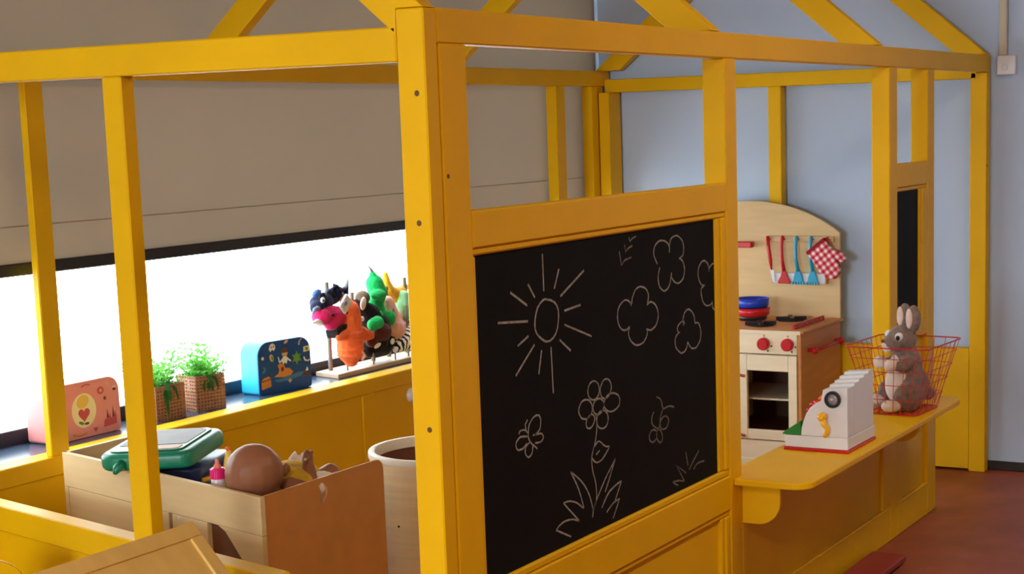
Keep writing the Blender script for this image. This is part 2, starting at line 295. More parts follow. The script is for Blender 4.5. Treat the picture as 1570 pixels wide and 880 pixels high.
# roller blind
bl = thing('roller_blind', 'taupe fabric roller blind drawn halfway down over the window', 'blind', (0, 1.86, 1.13))
_b = MB(); _b.b.faces.new([_b.b.verts.new(q) for q in ((WX0-0.25, 0, 0.03), (4.13, 0, 0.03), (4.13, 0, 1.60), (WX0-0.25, 0, 1.60))]); _b.build('fabric', BLIND, bl, recalc=False)   # one sheet of cloth
_b = MB(); _b.b.faces.new([_b.b.verts.new(q) for q in ((WX0-0.25, -0.0012, 0.1395), (4.13, -0.0012, 0.1395), (4.13, -0.0006, 0.143), (WX0-0.25, -0.0006, 0.143))]); _b.build('hem', HEM, bl, recalc=False)
bx('bottom_bar', DARK, bl, WX0-0.25, 4.13, -0.010, 0.010, 0.0, 0.036, 0.003)
# switch box and conduit on the right wall
sw = thing('switch_box', 'white wall switch box with cable conduit beside the play house', 'switch', (XW, -0.069, 1.67))
bx('box', WHITE, sw, -0.035, 0.0, -0.038, 0.038, 0, 0.078, 0.003)
MB().lathe([(0, 0.004), (0.012, 0.004), (0.014, 0)], M=Matrix.Translation((-0.035, 0.006, 0.03)) @ Matrix.Rotation(-math.pi/2, 4, 'Y')).build('push_button', WHITE, sw, smooth=True)
MB().box(-0.028, 0.0, -0.0, 0.034, 0.078, ZC-1.67).build('conduit', mat('cream_conduit', srgb(196, 190, 170), 0.5), sw, 0.006)

# ------------------------------------------------------------------ play house
H = 1.75
ho = thing('play_house', 'yellow wooden play house frame with chalkboard and shop counter', 'play house')
def hb(n, x0, x1, y0, y1, z0, z1, m=YEL, b=0.003, parent=ho):
    return bx(n, m, parent, x0, x1, y0, y1, z0, z1, b)
L, W = 4.1325, 1.842
# posts
hb('corner_post', 0, 0.046, 0, 0.066, 0, H)
hb('corner_post', 4.08, L, 0, 0.070, 0, 1.682)
hb('corner_post', 3.955, 4.018, 1.79, W, 0, 1.687)
hb('corner_post', 4.018, L, 1.735, 1.789, 0, 1.657)
hb('corner_post', 4.020, 4.079, 1.797, W, 0, 1.687)
hb('corner_post', 0, 0.066, 1.79, W, 0, 1.647)
# beams
hb('top_beam', 0.047, L, 0, 0.045, 1.683, H+0.002)
hb('top_beam', 0, 0.045, 0.067, W, 1.6475, 1.716)
hb('top_beam', 0.046, L, 1.79, W, 1.6875, 1.756)
hb('top_beam', 4.08, L, 0.046, 1.789, 1.6575, 1.7175)
# rafters at 40 degrees and the ridge
a = math.radians(40); dep = 0.082
yr = W/2; zr = H+yr*math.tan(a); hv = dep/math.cos(a)
for x in (0.0, 1.37, 2.73, 4.087):
    for sgn in (0, 1):
        pts = [(0.0, H+0.004), (yr, zr), (yr, zr-hv), (dep/math.sin(a), H+0.004)]
        if x == 0.0: pts = [(0.0, H+0.001), (yr, zr), (yr, zr-hv), (0.067, H-hv+0.067*math.tan(a)), (0.066, H+0.001)]
        if sgn: pts = [(W-y, z+0.003) for y, z in (pts if x else [(0.0, H+0.004), (yr, zr), (yr, zr-hv), (dep/math.sin(a), H+0.004)])]
        if x == 0.0 and sgn: pts = [(y, z) for y, z in pts]
        MB().prism(pts, 'x', x, x+0.045).build('rafter', YEL, ho, 0.003)
hb('ridge_beam', 0, L, yr-0.02, yr+0.02, zr-0.02, zr+0.05)
# left side: one stud (the rest is open)
hb('stud', 0, 0.042, 0.804, 0.861, 0, 1.647)
# back: studs, low wall under the window
hb('stud', 0.631, 0.700, 1.79, 1.815, 0.602, 1.687)
hb('stud', 3.628, 3.709, 1.79, W, 0.602, 1.687)
hb('sill_rail', 0.0, 3.954, 1.79, W+0.028, 0.545, 0.602)
hb('bottom_rail', 0.067, 3.954, 1.79, W, 0.0, 0.09)
for x in (0.36, 1.24, 2.125, 3.0, 3.88):
    hb('stile', x, x+0.074, 1.79, W, 0.09, 0.545)
xs = (0.067, 0.36, 0.434, 1.24, 1.314, 2.125, 2.199, 3.0, 3.074, 3.88)
for i in range(0, 10, 2):
    hb('back_panel', xs[i], xs[i+1], 1.797, 1.815, 0.09, 0.545, b=0)
# right end: stud and low wall
hb('stud', 4.08, L, 0.913, 0.974, 0.531, 1.657)
MB().box(4.082, L-0.005, 0.071, 1.734, 0.010, 0.530).build('end_panel', YEL, ho, 0.002)
# front, chalkboard bay
CB = ho
hb('board_post', 0.052, 0.148, 0, 0.045, 0, 1.6825)
hb('board_post', 1.430, 1.509, 0, 0.066, 0, 1.6825)
hb('board_rail', 0.149, 1.4295, 0, 0.045, 1.268, 1.345)
hb('board_rail', 0.149, 1.4295, 0, 0.045, 0.430, 0.527)
hb('bottom_rail', 0.149, 1.4295, 0, 0.045, 0.0, 0.075)
# moulding strips round the board and round the lower panel
for (x0, x1, z0, z1) in ((0.149, 1.4295, 1.252, 1.2675), (0.149, 1.4295, 0.5275, 0.546), (0.149, 0.164, 0.546, 1.252)):
    hb('board_moulding', x0, x1, 0.005, 0.03, z0, z1, b=0.004)
hb('board_moulding', 1.372, 1.402, 0.008, 0.03, 0.546, 1.252, b=0.004)
hb('board_moulding', 1.4025, 1.4295, 0.002, 0.03, 0.546, 1.252, b=0.004)
for (x0, x1, z0, z1) in ((0.149, 1.4295, 0.412, 0.4295), (0.149, 0.170, 0.075, 0.412), (1.378, 1.398, 0.075, 0.412), (1.3985, 1.4295, 0.075, 0.412)):
    hb('panel_moulding', x0, x1, 0.007 if x0 < 1.39 else 0.002, 0.03, z0, z1, b=0.004)
hb('front_panel', 0.149, 1.4295, 0.020, 0.032, 0.075, 0.4295, b=0)
board = hb('chalkboard', 0.1645, 1.3715, 0.014, 0.026, 0.5465, 1.2515, m=BOARD, b=0)
def ribbon(lines, yf, wd):
    b = MB()
    for ln in lines:
        p = [Vector((x/1000.0, z/1000.0)) for x, z in ln]
        q = [p[0]] + [p[i] for i in range(1, len(p)) if (p[i]-p[i-1]).length > 1e-5]
        if len(q) < 2: continue
        L_, R_ = [], []
        for i, c in enumerate(q):
            d = (q[min(i+1, len(q)-1)]-q[max(i-1, 0)])
            if d.length < 1e-6: d = Vector((1, 0))
            d.normalize(); n = Vector((-d.y, d.x)); w_ = wd*(0.85+0.3*random.random())/2
            l, r = c+n*w_, c-n*w_
            L_.append(b.b.verts.new((l.x, yf, l.y))); R_.append(b.b.verts.new((r.x, yf, r.y)))
        for i in range(len(q)-1): b.b.faces.new((L_[i], R_[i], R_[i+1], L_[i+1]))
    return b
for k, v in CHALK.items():
    faint = k in ('chalk_butterfly.1', 'chalk_grass.1', 'chalk_tick_marks')
    ribbon(v, 0.0136, 0.0052 if k == 'chalk_sun' else (0.0042 if not faint else 0.0045)).build(k.split('.')[0], CHALKD if faint else CHALKM, board, recalc=False)
# serving hatch bay
hb('bay_post', 2.829, 2.914, 0, 0.066, 0, 1.6825)
hb('bay_post', 3.271, 3.352, 0, 0.066, 0, 1.6825)
hb('board_rail', 2.9145, 3.2705, 0, 0.045, 1.262, 1.345)
hb('board_rail', 2.9145, 3.2705, 0, 0.045, 0.70, 0.76)
for (x0, x1, z0, z1) in ((2.9145, 3.2705, 1.247, 1.2615), (2.9145, 2.927, 0.76, 1.247), (3.186, 3.212, 0.76, 1.247)):
    hb('board_moulding', x0, x1, 0.006, 0.03, z0, z1, b=0.003)
hb('board_moulding', 3.2125, 3.2705, 0.001, 0.03, 0.76, 1.247, b=0.003)
hb('chalkboard', 2.927, 3.186, 0.012, 0.026, 0.76, 1.247, m=BOARD, b=0)
# low wall under the counter
hb('counter_rail', 1.51, 2.8285, 0.0, 0.045, 0.40, 0.494)
hb('bottom_rail', 1.51, 2.8285, 0.0, 0.045, 0.0, 0.125)
hb('stile', 1.51, 1.545, 0.0, 0.045, 0.125, 0.40)
hb('stile', 2.757, 2.8285, 0.0, 0.045, 0.125, 0.40)
hb('front_panel', 1.545, 2.757, 0.012, 0.03, 0.125, 0.40, b=0)
hb('counter_rail', 2.9145, 3.2705, 0.0, 0.045, 0.40, 0.494)
hb('bottom_rail', 2.9145, 3.2705, 0.0, 0.045, 0.0, 0.125)
hb('stile', 2.9145, 2.977, 0.0, 0.045, 0.125, 0.40)
hb('front_panel', 2.977, 3.2705, 0.014, 0.03, 0.125, 0.40, b=0)
hb('back_panel', 2.9145, 3.2705, 0.018, 0.03, 0.494, 0.70, b=0)
hb('end_stile', 3.3525, 3.383, 0.002, 0.045, 0.0, 0.494)
# counter top with round front corners, notched round the post
ct = [(1.51, 0.055), (1.51, -0.0005), (1.448, -0.0005)] + arc(1.448+0.03, -0.222+0.03, 0.03, 180, 270, 6)[0:0]
ct = [(2.828, 0.055), (1.5095, 0.055), (1.5095, -0.001), (1.448, -0.001)] + arc(1.508, -0.164, 0.06, 180, 270, 8) + arc(2.915, -0.166, 0.058, 270, 360, 8) + [(2.973, -0.001), (2.828, -0.001)]
MB().prism(ct, 'z', 0.495, 0.515).build('counter_top', YEL, ho, 0.004, 2)
for x in (1.504, 2.80):
    br = [(-0.0005, 0.494), (-0.0005, 0.374)] + list(reversed(arc(-0.048, 0.444, 0.07, 180, 270, 10))) + [(-0.118, 0.494)]
    MB().prism(br, 'x', x, x+0.018).build('bracket', YEL, ho, 0.003)
# screw heads
for (y, z) in ((0.022, 1.585), (0.026, 0.912), (0.030, 1.33)):
    MB().lathe([(0, 0.0012), (0.0045, 0.0012), (0.006, 0)], n=12, M=Matrix.Translation((0, y, z)) @ Matrix.Rotation(-math.pi/2, 4, 'Y')).build('screw', SCREWM, ho)
for (x, z) in ((0.066, 1.42), (1.478, 1.94), (4.09, 1.30)):
    MB().lathe([(0, 0.0012), (0.004, 0.0012), (0.005, 0)], n=12, M=Matrix.Translation((x, 0, z)) @ Matrix.Rotation(math.pi/2, 4, 'X')).build('screw', SCREWM, ho)
# round white knob on the low wall below the window
MB().lathe([(0, 0.02), (0.016, 0.019), (0.025, 0.012), (0.028, 0.0)], n=24, M=Matrix.Translation((2.44, 1.797, 0.497)) @ Matrix.Rotation(math.pi/2, 4, 'X')).build('round_knob', WHITE, ho, smooth=True)['label'] = 'round white knob'
# ------------------------------------------------------------------ play kitchen against the right end
ki = thing('play_kitchen', 'pale wooden play kitchen with arched back board and red knobs', 'toy kitchen', (3.58, 0.62, 0))
KW, KD, KH = 0.86, 0.47, 0.645     # along y, along x, hob height
def kp(n, m, x0, x1, y0, y1, z0, z1, b=0.002, par=ki, seg=1):
    return bx(n, m, par, x0, x1, y0, y1, z0, z1, b, seg)
kp('side_panel', BEECH, 0.0, KD, 0.012, 0.028, 0.0, KH-0.012)
kp('side_panel', BEECH, 0.0, KD, KW-0.028, KW-0.012, 0.0, KH-0.012)
kp('divider', MAPLE, 0.018, KD-0.015, 0.425, 0.44, 0.03, 0.53)
kp('hob_top', HARD, -0.006, KD+0.006, 0.0, KW, KH-0.010, KH)
kp('hob_edge', MAPLE, -0.010, -0.006, 0.012, KW-0.012, KH-0.014, KH, 0)
kp('control_panel', MAPLE, -0.004, 0.014, 0.028, KW-0.028, 0.545, KH-0.012)
kp('base_panel', MAPLE, 0.0, 0.016, 0.028, KW-0.028, 0.012, 0.175)
kp('plinth', MAPLE, -0.004, 0.0, 0.028, KW-0.028, 0.0, 0.098)
kp('bottom_board', BROWND, 0.016, KD-0.012, 0.028, KW-0.028, 0.18, 0.195)
kp('cabinet_back', BROWND, KD-0.012, KD-0.004, 0.028, KW-0.028, 0.02, 0.545)  # dark brown stands in for shade on the cabinet's inner wood
kp('oven_liner', BROWND, 0.02, KD-0.014, 0.0285, 0.034, 0.195, 0.53)
kp('oven_shelf', MAPLE, 0.06, KD-0.02, 0.0345, 0.424, 0.338, 0.346)
# oven door: frame round the opening
od = kp('oven_door', MAPLE, -0.006, 0.013, 0.030, 0.068, 0.18, 0.541)
for q in ((0.2545, 0.292, 0.18, 0.541), (0.0685, 0.254, 0.473, 0.541), (0.0685, 0.254, 0.18, 0.222)):
    kp('door_frame', MAPLE, -0.006, 0.013, q[0], q[1], q[2], q[3], 0.002, od)
cd = kp('cupboard_door', MAPLE, -0.006, 0.013, 0.440, KW-0.03, 0.18, 0.541)
kp('filler_strip', MAPLE, -0.002, 0.013, 0.2945, 0.438, 0.18, 0.541)
for z in (0.455, 0.20):
    MB().tube([(-0.016, 0.296, z), (-0.016, 0.262, z-0.006)], 0.006, 8).build('hinge', mat('red_brown_hinge', srgb(165, 70, 45), 0.5), od)
for y in (0.175, 0.068, 0.55, 0.68):
    k = MB().lathe([(0, 0.022), (0.022, 0.022), (0.026, 0.018), (0.027, 0.0)], n=24, M=Matrix.Translation((-0.004, y, 0.588)) @ Matrix.Rotation(-math.pi/2, 4, 'Y')).build('knob', RED, ki, smooth=False)
    for ang in (300, 345, 90):
        MB().ell((-0.0045, y-0.034*math.cos(math.radians(ang)), 0.588+0.034*math.sin(math.radians(ang))), (0.001, 0.0042, 0.0042), u=8, v=5).build('dial_dot', BLACK if ang != 90 else BEECH, ki)
# back board with arched top
AP = 0.43; pts = []
hh = 1.02; top = 1.158
pts = [(0.012, KH), (KW-0.012, KH), (KW-0.012, hh)]
R_ = ((AP-0.012)**2+(top-hh)**2)/(2*(top-hh)); th = math.degrees(math.asin((AP-0.012)/R_))
pts += [p for p in arc(AP, top-R_, R_, 90-th, 90+th, 24)][1:-1] + [(0.012, hh)]
MB().prism(pts, 'x', KD-0.002, KD+0.014).build('back_board', BIRCHX, ki, 0.002)
# rail with hooks, white slotted ledge
kp('utensil_rail', BIRCH, KD-0.020, KD-0.002, 0.035, 0.345, 0.978, 1.004)
kp('ledge', WHITE, KD-0.028, KD-0.002, 0.070, 0.315, 0.796, 0.842)
for y in (0.07, 0.310): kp('ledge_end', BEECH, KD-0.028, KD-0.002, y-0.006 if y < 0.2 else y+0.006, y-0.001 if y < 0.2 else y+0.012, 0.796, 0.842)
for y in (0.332, 0.262, 0.196, 0.128, 0.056):
    MB().tube([(KD-0.018, y, 0.990), (KD-0.036, y, 0.990), (KD-0.040, y, 0.997)], 0.004, 8).build('hook', RED, ki)
kp('wooden_peg', RED, KD-0.04, KD-0.002, 0.415, 0.50, 0.952, 0.978, 0.003)
# hob burners
def burner(x, y):
    b = MB().lathe([(0, 0.003), (0.056, 0.003), (0.058, 0.0)], (x, y, KH), 24)
    for i in range(4):
        a_ = math.pi/4*0.6+i*math.pi/2
        M = Matrix.Translation((x, y, KH+0.010)) @ Matrix.Rotation(a_, 4, 'Z')
        b.box(0.012, 0.066, -0.008, 0.008, -0.007, 0.008, M)
    b.build('burner', BLACK, ki)
burner(0.14, 0.25); burner(0.34, 0.19); burner(0.14, 0.62); burner(0.33, 0.50)
# red guard rail beside the burners, red towel bar on the side
g = MB()
g.box(0.05, 0.40, 0.058, 0.072, KH, KH+0.006)
g.box(0.05, 0.40, 0.060, 0.070, KH+0.012, KH+0.020)
for i in range(9): g.box(0.05+i*0.0425, 0.06+i*0.0425, 0.060, 0.070, KH+0.005, KH+0.013)
g.build('guard_rail', RED, ki, 0.0015)
t = MB().tube([(0.085, -0.018, 0.556), (0.40, -0.018, 0.556)], 0.007, 10)
t.ell((0.085, -0.016, 0.556), (0.018, 0.016, 0.016)); t.ell((0.40, -0.016, 0.556), (0.018, 0.016, 0.016))
t.tube([(0.085, -0.016, 0.556), (0.085, 0.012, 0.556)], 0.009, 8); t.tube([(0.40, -0.016, 0.556), (0.40, 0.012, 0.556)], 0.009, 8)
t.build('towel_bar', RED, ki, smooth=True)['label'] = 'red towel bar on the side of the kitchen'
# utensils hanging on the hooks
def utensil(name, y, m, kind, label, cat):
    X0 = 3.58+KD-0.034; o = thing(name, label, cat, (X0, 0.62+y, 0.80), 0, 'toy kitchen tools on the hook rail')
    if kind == 'knife':
        MB().tube([(0, 0.004, 0.205), (-0.002, 0, 0.15), (-0.002, -0.008, 0.10), (0, -0.013, 0.055)], [0.008, 0.0095, 0.009, 0.004], 8).build('handle', m, o, smooth=True)
        MB().prism([(-0.006, 0.062), (-0.024, 0.052), (-0.030, 0.008), (-0.018, 0.0)], 'x', -0.002, 0.001).build('blade', WHITE, o)
        return
    MB().tube([(-0.004, 0.0, 0.206), (-0.008, 0.002, 0.195), (-0.010, 0.006, 0.16), (-0.008, 0.004, 0.10), (-0.004, -0.004, 0.05)], [0.0075, 0.008, 0.008, 0.008, 0.009], 8).build('handle', m, o, smooth=True)
    MB().tube([(-0.004, -0.001, 0.202), (-0.004, -0.001, 0.202+0.0001)], 0.001, 4).build('hang_hole', BLACK, o)
    if kind == 'masher':
        MB().prism([(-0.013, 0.055), (-0.019, 0.03), (-0.034, 0.004), (-0.03, -0.004), (0.024, -0.004), (0.028, 0.004), (0.012, 0.03), (0.006, 0.055)], 'x', -0.010, 0.0).build('head', m, o, 0.003)
    else:
        h_ = MB().prism([(-0.012, 0.058), (-0.022, 0.03), (-0.028, 0.004), (0.02, 0.004), (0.015, 0.03), (0.004, 0.058)], 'x', -0.010, 0.0)
        for i in range(5): h_.box(-0.010, 0.0, -0.032+i*0.0125, -0.025+i*0.0125, -0.008, 0.006)
        h_.build('head', m, o, 0.002)
utensil('toy_knife', 0.332, RED, 'knife', 'toy knife with red handle and white blade, leftmost on the hook rail', 'knife')
utensil('toy_masher', 0.262, RED, 'masher', 'all red toy masher hanging second from the left on the hook rail', 'masher')
utensil('toy_spatula', 0.196, TURQ, 'comb', 'turquoise toy spatula hanging next to the red masher', 'spatula')
utensil('toy_spatula', 0.128, TURQ, 'comb', 'turquoise toy spatula half hidden behind the checked oven mitt', 'spatula')
# oven mitt, checked
CHK = bpy.data.materials.new('red_check_cloth'); CHK.use_nodes = True
_nt = CHK.node_tree; _b = _nt.nodes['Principled BSDF']; _b.inputs['Roughness'].default_value = 0.95
_tc = _nt.nodes.new('ShaderNodeTexCoord'); _sp = _nt.nodes.new('ShaderNodeSeparateXYZ'); _nt.links.new(_tc.outputs['Object'], _sp.inputs[0])
_acc = []
for ax in ('Y', 'Z'):
    m1 = _nt.nodes.new('ShaderNodeMath'); m1.operation = 'MULTIPLY'; m1.inputs[1].default_value = 1/0.021; _nt.links.new(_sp.outputs[ax], m1.inputs[0])
    m2 = _nt.nodes.new('ShaderNodeMath'); m2.operation = 'FRACT'; _nt.links.new(m1.outputs[0], m2.inputs[0])
    m3 = _nt.nodes.new('ShaderNodeMath'); m3.operation = 'GREATER_THAN'; m3.inputs[1].default_value = 0.5; _nt.links.new(m2.outputs[0], m3.inputs[0]); _acc.append(m3)
_ad = _nt.nodes.new('ShaderNodeMath'); _ad.operation = 'ADD'; _nt.links.new(_acc[0].outputs[0], _ad.inputs[0]); _nt.links.new(_acc[1].outputs[0], _ad.inputs[1])
_dv = _nt.nodes.new('ShaderNodeMath'); _dv.operation = 'MULTIPLY'; _dv.inputs[1].default_value = 0.5; _nt.links.new(_ad.outputs[0], _dv.inputs[0])
_rp = _nt.nodes.new('ShaderNodeValToRGB'); _rp.color_ramp.interpolation = 'CONSTANT'
_rp.color_ramp.elements[0].color = srgb(236, 222, 220); _rp.color_ramp.elements[1].position = 0.9; _rp.color_ramp.elements[1].color = srgb(178, 28, 48)
_e = _rp.color_ramp.elements.new(0.3); _e.color = srgb(214, 110, 120)
_nt.links.new(_dv.outputs[0], _rp.inputs['Fac']); _nt.links.new(_rp.outputs['Color'], _b.inputs['Base Color'])
mi = thing('oven_mitt', 'red and white checked oven mitt hanging askew on the last hook', 'oven mitt', (3.58+KD-0.052, 0.62+0.056, 0.99), 0)
mo = [(-0.035, 0.0), (0.045, 0.0), (0.050, -0.08), (0.044, -0.115), (0.022, -0.135), (-0.006, -0.13), (-0.022, -0.110), (-0.028, -0.085), (-0.035, -0.104), (-0.052, -0.108), (-0.060, -0.092), (-0.052, -0.065), (-0.036, -0.045)]
MM = Matrix.Translation((0, 0.040, -0.022)) @ Matrix.Rotation(math.radians(-38), 4, 'X') @ Matrix.Scale(1.22, 4)
mm = MB().prism(mo, 'x', -0.012, 0.012).build('mitt', CHK, mi, 0.008, 3, smooth=True)
mm.matrix_local = MM
cf = MB().box(-0.014, 0.014, -0.038, 0.048, -0.006, 0.006).build('cuff_binding', mat('dark_red_binding', srgb(140, 20, 36), 0.9), mi, 0.003); cf.matrix_local = MM
MB().tube([(0.0, 0.0, -0.026), (0.002, -0.008, -0.008), (0.006, -0.002, 0.012), (0.006, 0.006, 0.002), (0.0, 0.008, -0.022)], 0.0055, 8).build('loop', mat('red_loop', srgb(170, 24, 36), 0.9), mi, smooth=True)
# pans on the left burner
def pan(name, m, z, r, h, label, hang):
    o = thing(name, label, 'pan', (3.58+0.32, 0.62+0.365, z), 0)
    pr = [(0, 0.0), (r*0.80, 0.0), (r*0.93, h*0.25), (r, h), (r+0.004, h), (r+0.004, h-0.005), (r*0.9, 0.006), (0, 0.006)]
    pr = [(0, 0), (r*0.84, 0), (r*0.95, h*0.2), (r, h), (r-0.005, h), (r*0.88, h*0.22), (r*0.8, 0.006), (0, 0.006)]
    MB().lathe(pr, n=36).build('bowl', m, o, smooth=True)
    d = Vector((math.cos(hang), math.sin(hang), 0))
    MB().tube([d*(r-0.002)+Vector((0, 0, h*0.75)), d*(r+0.05)+Vector((0, 0, h)), d*(r+0.13)+Vector((0, 0, h+0.002))], [0.012, 0.011, 0.013], 10).build('handle', m, o, smooth=True)
    return o
pan('toy_pan', RED, KH+0.019, 0.080, 0.036, 'red toy frying pan under the blue pan on the hob', math.radians(100))
pan('toy_pan', BLUE, KH+0.056, 0.076, 0.040, 'blue toy pan stacked on the red pan on the hob', math.radians(118))
fo = thing('toy_food', 'red and yellow toy food slice leaning in the blue pan', 'toy food', (3.58+0.345, 0.62+0.345, KH+0.063), 0)
MB().prism(arc(0, 0, 0.026, 0, 180, 10), 'x', -0.006, 0.006, Matrix.Rotation(0.5, 4, 'X')).build('crust', RED, fo, 0.002)
MB().prism(arc(0, 0, 0.018, 0, 180, 10), 'x', -0.0085, -0.006, Matrix.Rotation(0.5, 4, 'X') @ Matrix.Translation((0, 0, 0.003))).build('filling', YPL, fo)
# burner under the pans is higher than the hob: small black trivet
tv = thing('pan_trivet', 'round black trivet under the stacked pans', 'trivet', (3.58+0.32, 0.62+0.365, KH))
MB().lathe([(0, 0.018), (0.064, 0.018), (0.066, 0.012), (0.060, 0.0), (0, 0.0)], n=28).build('disc', BLACK, tv)
# ------------------------------------------------------------------ toy cash register on the counter
ZT = 0.5155
cr = thing('toy_cash_register', 'white toy cash register with yellow crank and red base', 'toy cash register', (1.885, -0.08, ZT))
def ryz(p): return [(y+0.08, z-ZT) for y, z in p]
D = 0.232
MB().box(-0.005, D+0.018, -0.106, 0.103, 0.0, 0.009).build('base_plate', RED, cr, 0.003)
MB().box(-0.002, D+0.014, -0.103, 0.100, 0.0095, 0.046).build('drawer_body', WHITE, cr, 0.003, 2)
prof = ryz([(-0.182, 0.562), (-0.032, 0.562), (-0.034, 0.585), (-0.040, 0.605), (-0.050, 0.630), (-0.064, 0.650), (-0.082, 0.664), (-0.098, 0.672), (-0.104, 0.706), (-0.182, 0.714)])
MB().prism(prof, 'x', 0.0, 0.06).build('housing', WHITE, cr, 0.002, 2)
# rear part: four steps rising to the back
b_ = MB()
for i in range(4):
    x0 = 0.0602+i*(D-0.0602)/4; x1 = x0+(D-0.0602)/4
    b_.prism([(y, z+(0.0065*(i+1) if z > 0.18 else 0)) for y, z in prof], 'x', x0, x1)
bmesh.ops.remove_doubles(b_.b, verts=b_.b.verts, dist=1e-5)
b_.build('stepped_top', WHITE, cr)
def disc(n, m, y, z, prof_, par, sm=True, x=0.0):
    return MB().lathe(prof_, n=28, M=Matrix.Translation((x, y+0.08, z-ZT)) @ Matrix.Rotation(-math.pi/2, 4, 'Y')).build(n, m, par, smooth=sm)
disc('bell_ring', BLACK, -0.136, 0.678, [(0.017, 0.0), (0.017, 0.008), (0.025, 0.008), (0.026, 0.0)], cr, False)
disc('bell', SILVER, -0.136, 0.678, [(0, 0.009), (0.005, 0.009), (0.006, 0.005), (0.012, 0.004), (0.0168, 0.0)], cr)
MB().tube([(-0.014, -0.108+0.08+0.0, 0.626-ZT), (-0.016, -0.112+0.08, 0.604-ZT), (-0.016, -0.124+0.08, 0.590-ZT), (-0.016, -0.121+0.08, 0.574-ZT), (-0.014, -0.113+0.08, 0.566-ZT)], [0.010, 0.009, 0.008, 0.008, 0.006], 10).ell((-0.014, -0.106+0.08, 0.625-ZT), 0.0145).build('crank', YPL, cr, smooth=True)
MB().prism(ryz([(0.028, 0.5625), (-0.0318, 0.5625), (-0.0318, 0.607), (0.026, 0.568)]), 'x', -0.001, 0.20).build('money_tray', GPL, cr, 0.0015)
for i, (x, y, z, m) in enumerate(((0.045, -0.047, 0.632, RED), (0.045, -0.058, 0.650, RED), (0.10, -0.052, 0.643, ORPL), (0.10, -0.066, 0.660, ORPL), (0.15, -0.070, 0.668, YPL), (0.15, -0.088, 0.680, YPL), (0.19, -0.06, 0.652, ORPL))):
    MB().lathe([(0, 0.010), (0.011, 0.010), (0.013, 0.007), (0.013, -0.012)], n=16, M=Matrix.Translation((x, y+0.08, z-ZT)) @ Matrix.Rotation(math.radians(-48), 4, 'X')).build('key', m, cr)
# ------------------------------------------------------------------ wire basket with plush rabbit
ba = thing('wire_basket', 'red wire basket holding the plush rabbit on the counter', 'basket', (2.655, -0.105, ZT))
def loop(s, z):   # tapering rounded rectangle
    hx = 0.113+(0.172-0.113)*s; hy = 0.088+(0.148-0.088)*s
    p = rrect(-hx, hx, -hy, hy, (0.03,)*4, 4)
    R2 = Matrix.Rotation(math.radians(-4), 2)
    out = []
    for q in p:
        v = R2 @ Vector(q); out.append((v.x-0.004*s, v.y-0.002*s, z))
    return out
HB = 0.236
MB().tube(loop(1, HB), 0.0024, 6, closed=True).build('rim', REDW, ba, smooth=True)
MB().tube(loop(0, 0.003), 0.0022, 6, closed=True).build('bottom_ring', REDW, ba, smooth=True)
for s in (0.22, 0.44, 0.64, 0.84):
    MB().tube(loop(s, 0.003+(HB-0.003)*s), 0.0013, 5, closed=True).build('wire_ring', REDW, ba, smooth=True)
lo, hi = loop(0, 0.003), loop(1, HB)
def resample(lp, n):
    P_ = [Vector(p) for p in lp]; P_.append(P_[0]); ln = [0]
    for i in range(len(P_)-1): ln.append(ln[-1]+(P_[i+1]-P_[i]).length)
    out = []
    for k in range(n):
        d = ln[-1]*k/n
        for i in range(len(P_)-1):
            if ln[i+1] >= d:
                f = (d-ln[i])/max(1e-9, ln[i+1]-ln[i]); out.append(P_[i].lerp(P_[i+1], f)); break
    return out
A_, B_ = resample(lo, 30), resample(hi, 30)
for i in range(30):
    MB().tube([A_[i], B_[i]], 0.0012, 5).build('wire', REDW, ba)
b_ = MB()
for i in range(9):
    x = -0.10+0.025*i
    b_.tube([(x, -0.086, 0.003), (x, 0.086, 0.003)], 0.0013, 5)
for i in range(4):
    y = -0.06+0.04*i; b_.tube([(-0.111, y, 0.0045), (0.111, y, 0.0045)], 0.0013, 5)
b_.build('bottom_grid', REDW, ba)
# small hanging loops along the foot, as on the photograph
# rabbit: sits facing the left of the picture (+y), a little towards the camera
FUR = mat('grey_brown_plush', srgb(128, 112, 106), 0.95, 0.28, 55, bump=0.8, bscale=160, sheen=0.3, spec=0.1)
FURW = mat('white_plush', srgb(226, 214, 206), 0.95, 0.10, 55, bump=0.8, bscale=160, sheen=0.3, spec=0.1)
FURP = mat('pink_ear_plush', srgb(222, 200, 190), 0.95, 0.1, 50, bump=0.5, bscale=160, spec=0.1)
ra = thing('plush_rabbit', 'grey plush rabbit with white paws sitting upright in the wire basket', 'plush toy', (2.665, -0.120, ZT+0.007), math.radians(133))
ra.scale = (0.93, 0.93, 0.93)
b = MB()   # local x = forward, y = its left, z = up
b.ell((0.0, 0, 0.085), (0.075, 0.082, 0.085)); b.ell((0.008, 0, 0.150), (0.058, 0.062, 0.085)); b.ell((0.012, 0, 0.205), (0.045, 0.046, 0.04))
b.ell((0.026, 0, 0.258), (0.056, 0.054, 0.052)); b.ell((0.066, 0, 0.246), (0.036, 0.034, 0.032))
b.ell((0.058, 0.02, 0.236), (0.028, 0.022, 0.022)); b.ell((0.058, -0.02, 0.236), (0.028, 0.022, 0.022))
for s in (1, -1):
    b.limb([(0.02, 0.050*s, 0.180), (0.055, 0.058*s, 0.162), (0.080, 0.046*s, 0.168)], [0.024, 0.021, 0.018])
    b.ell((0.03, 0.068*s, 0.055), (0.062, 0.032, 0.055), (0, 0.3, 0))
    b.ell((-0.004, 0.037*s, 0.335), (0.024, 0.035, 0.050)); b.ell((0.0, 0.028*s, 0.298), (0.018, 0.02, 0.02))
b.ell((-0.078, 0, 0.05), 0.026)
b.build('body', FUR, ra, remesh=0.0045, smoothit=3)
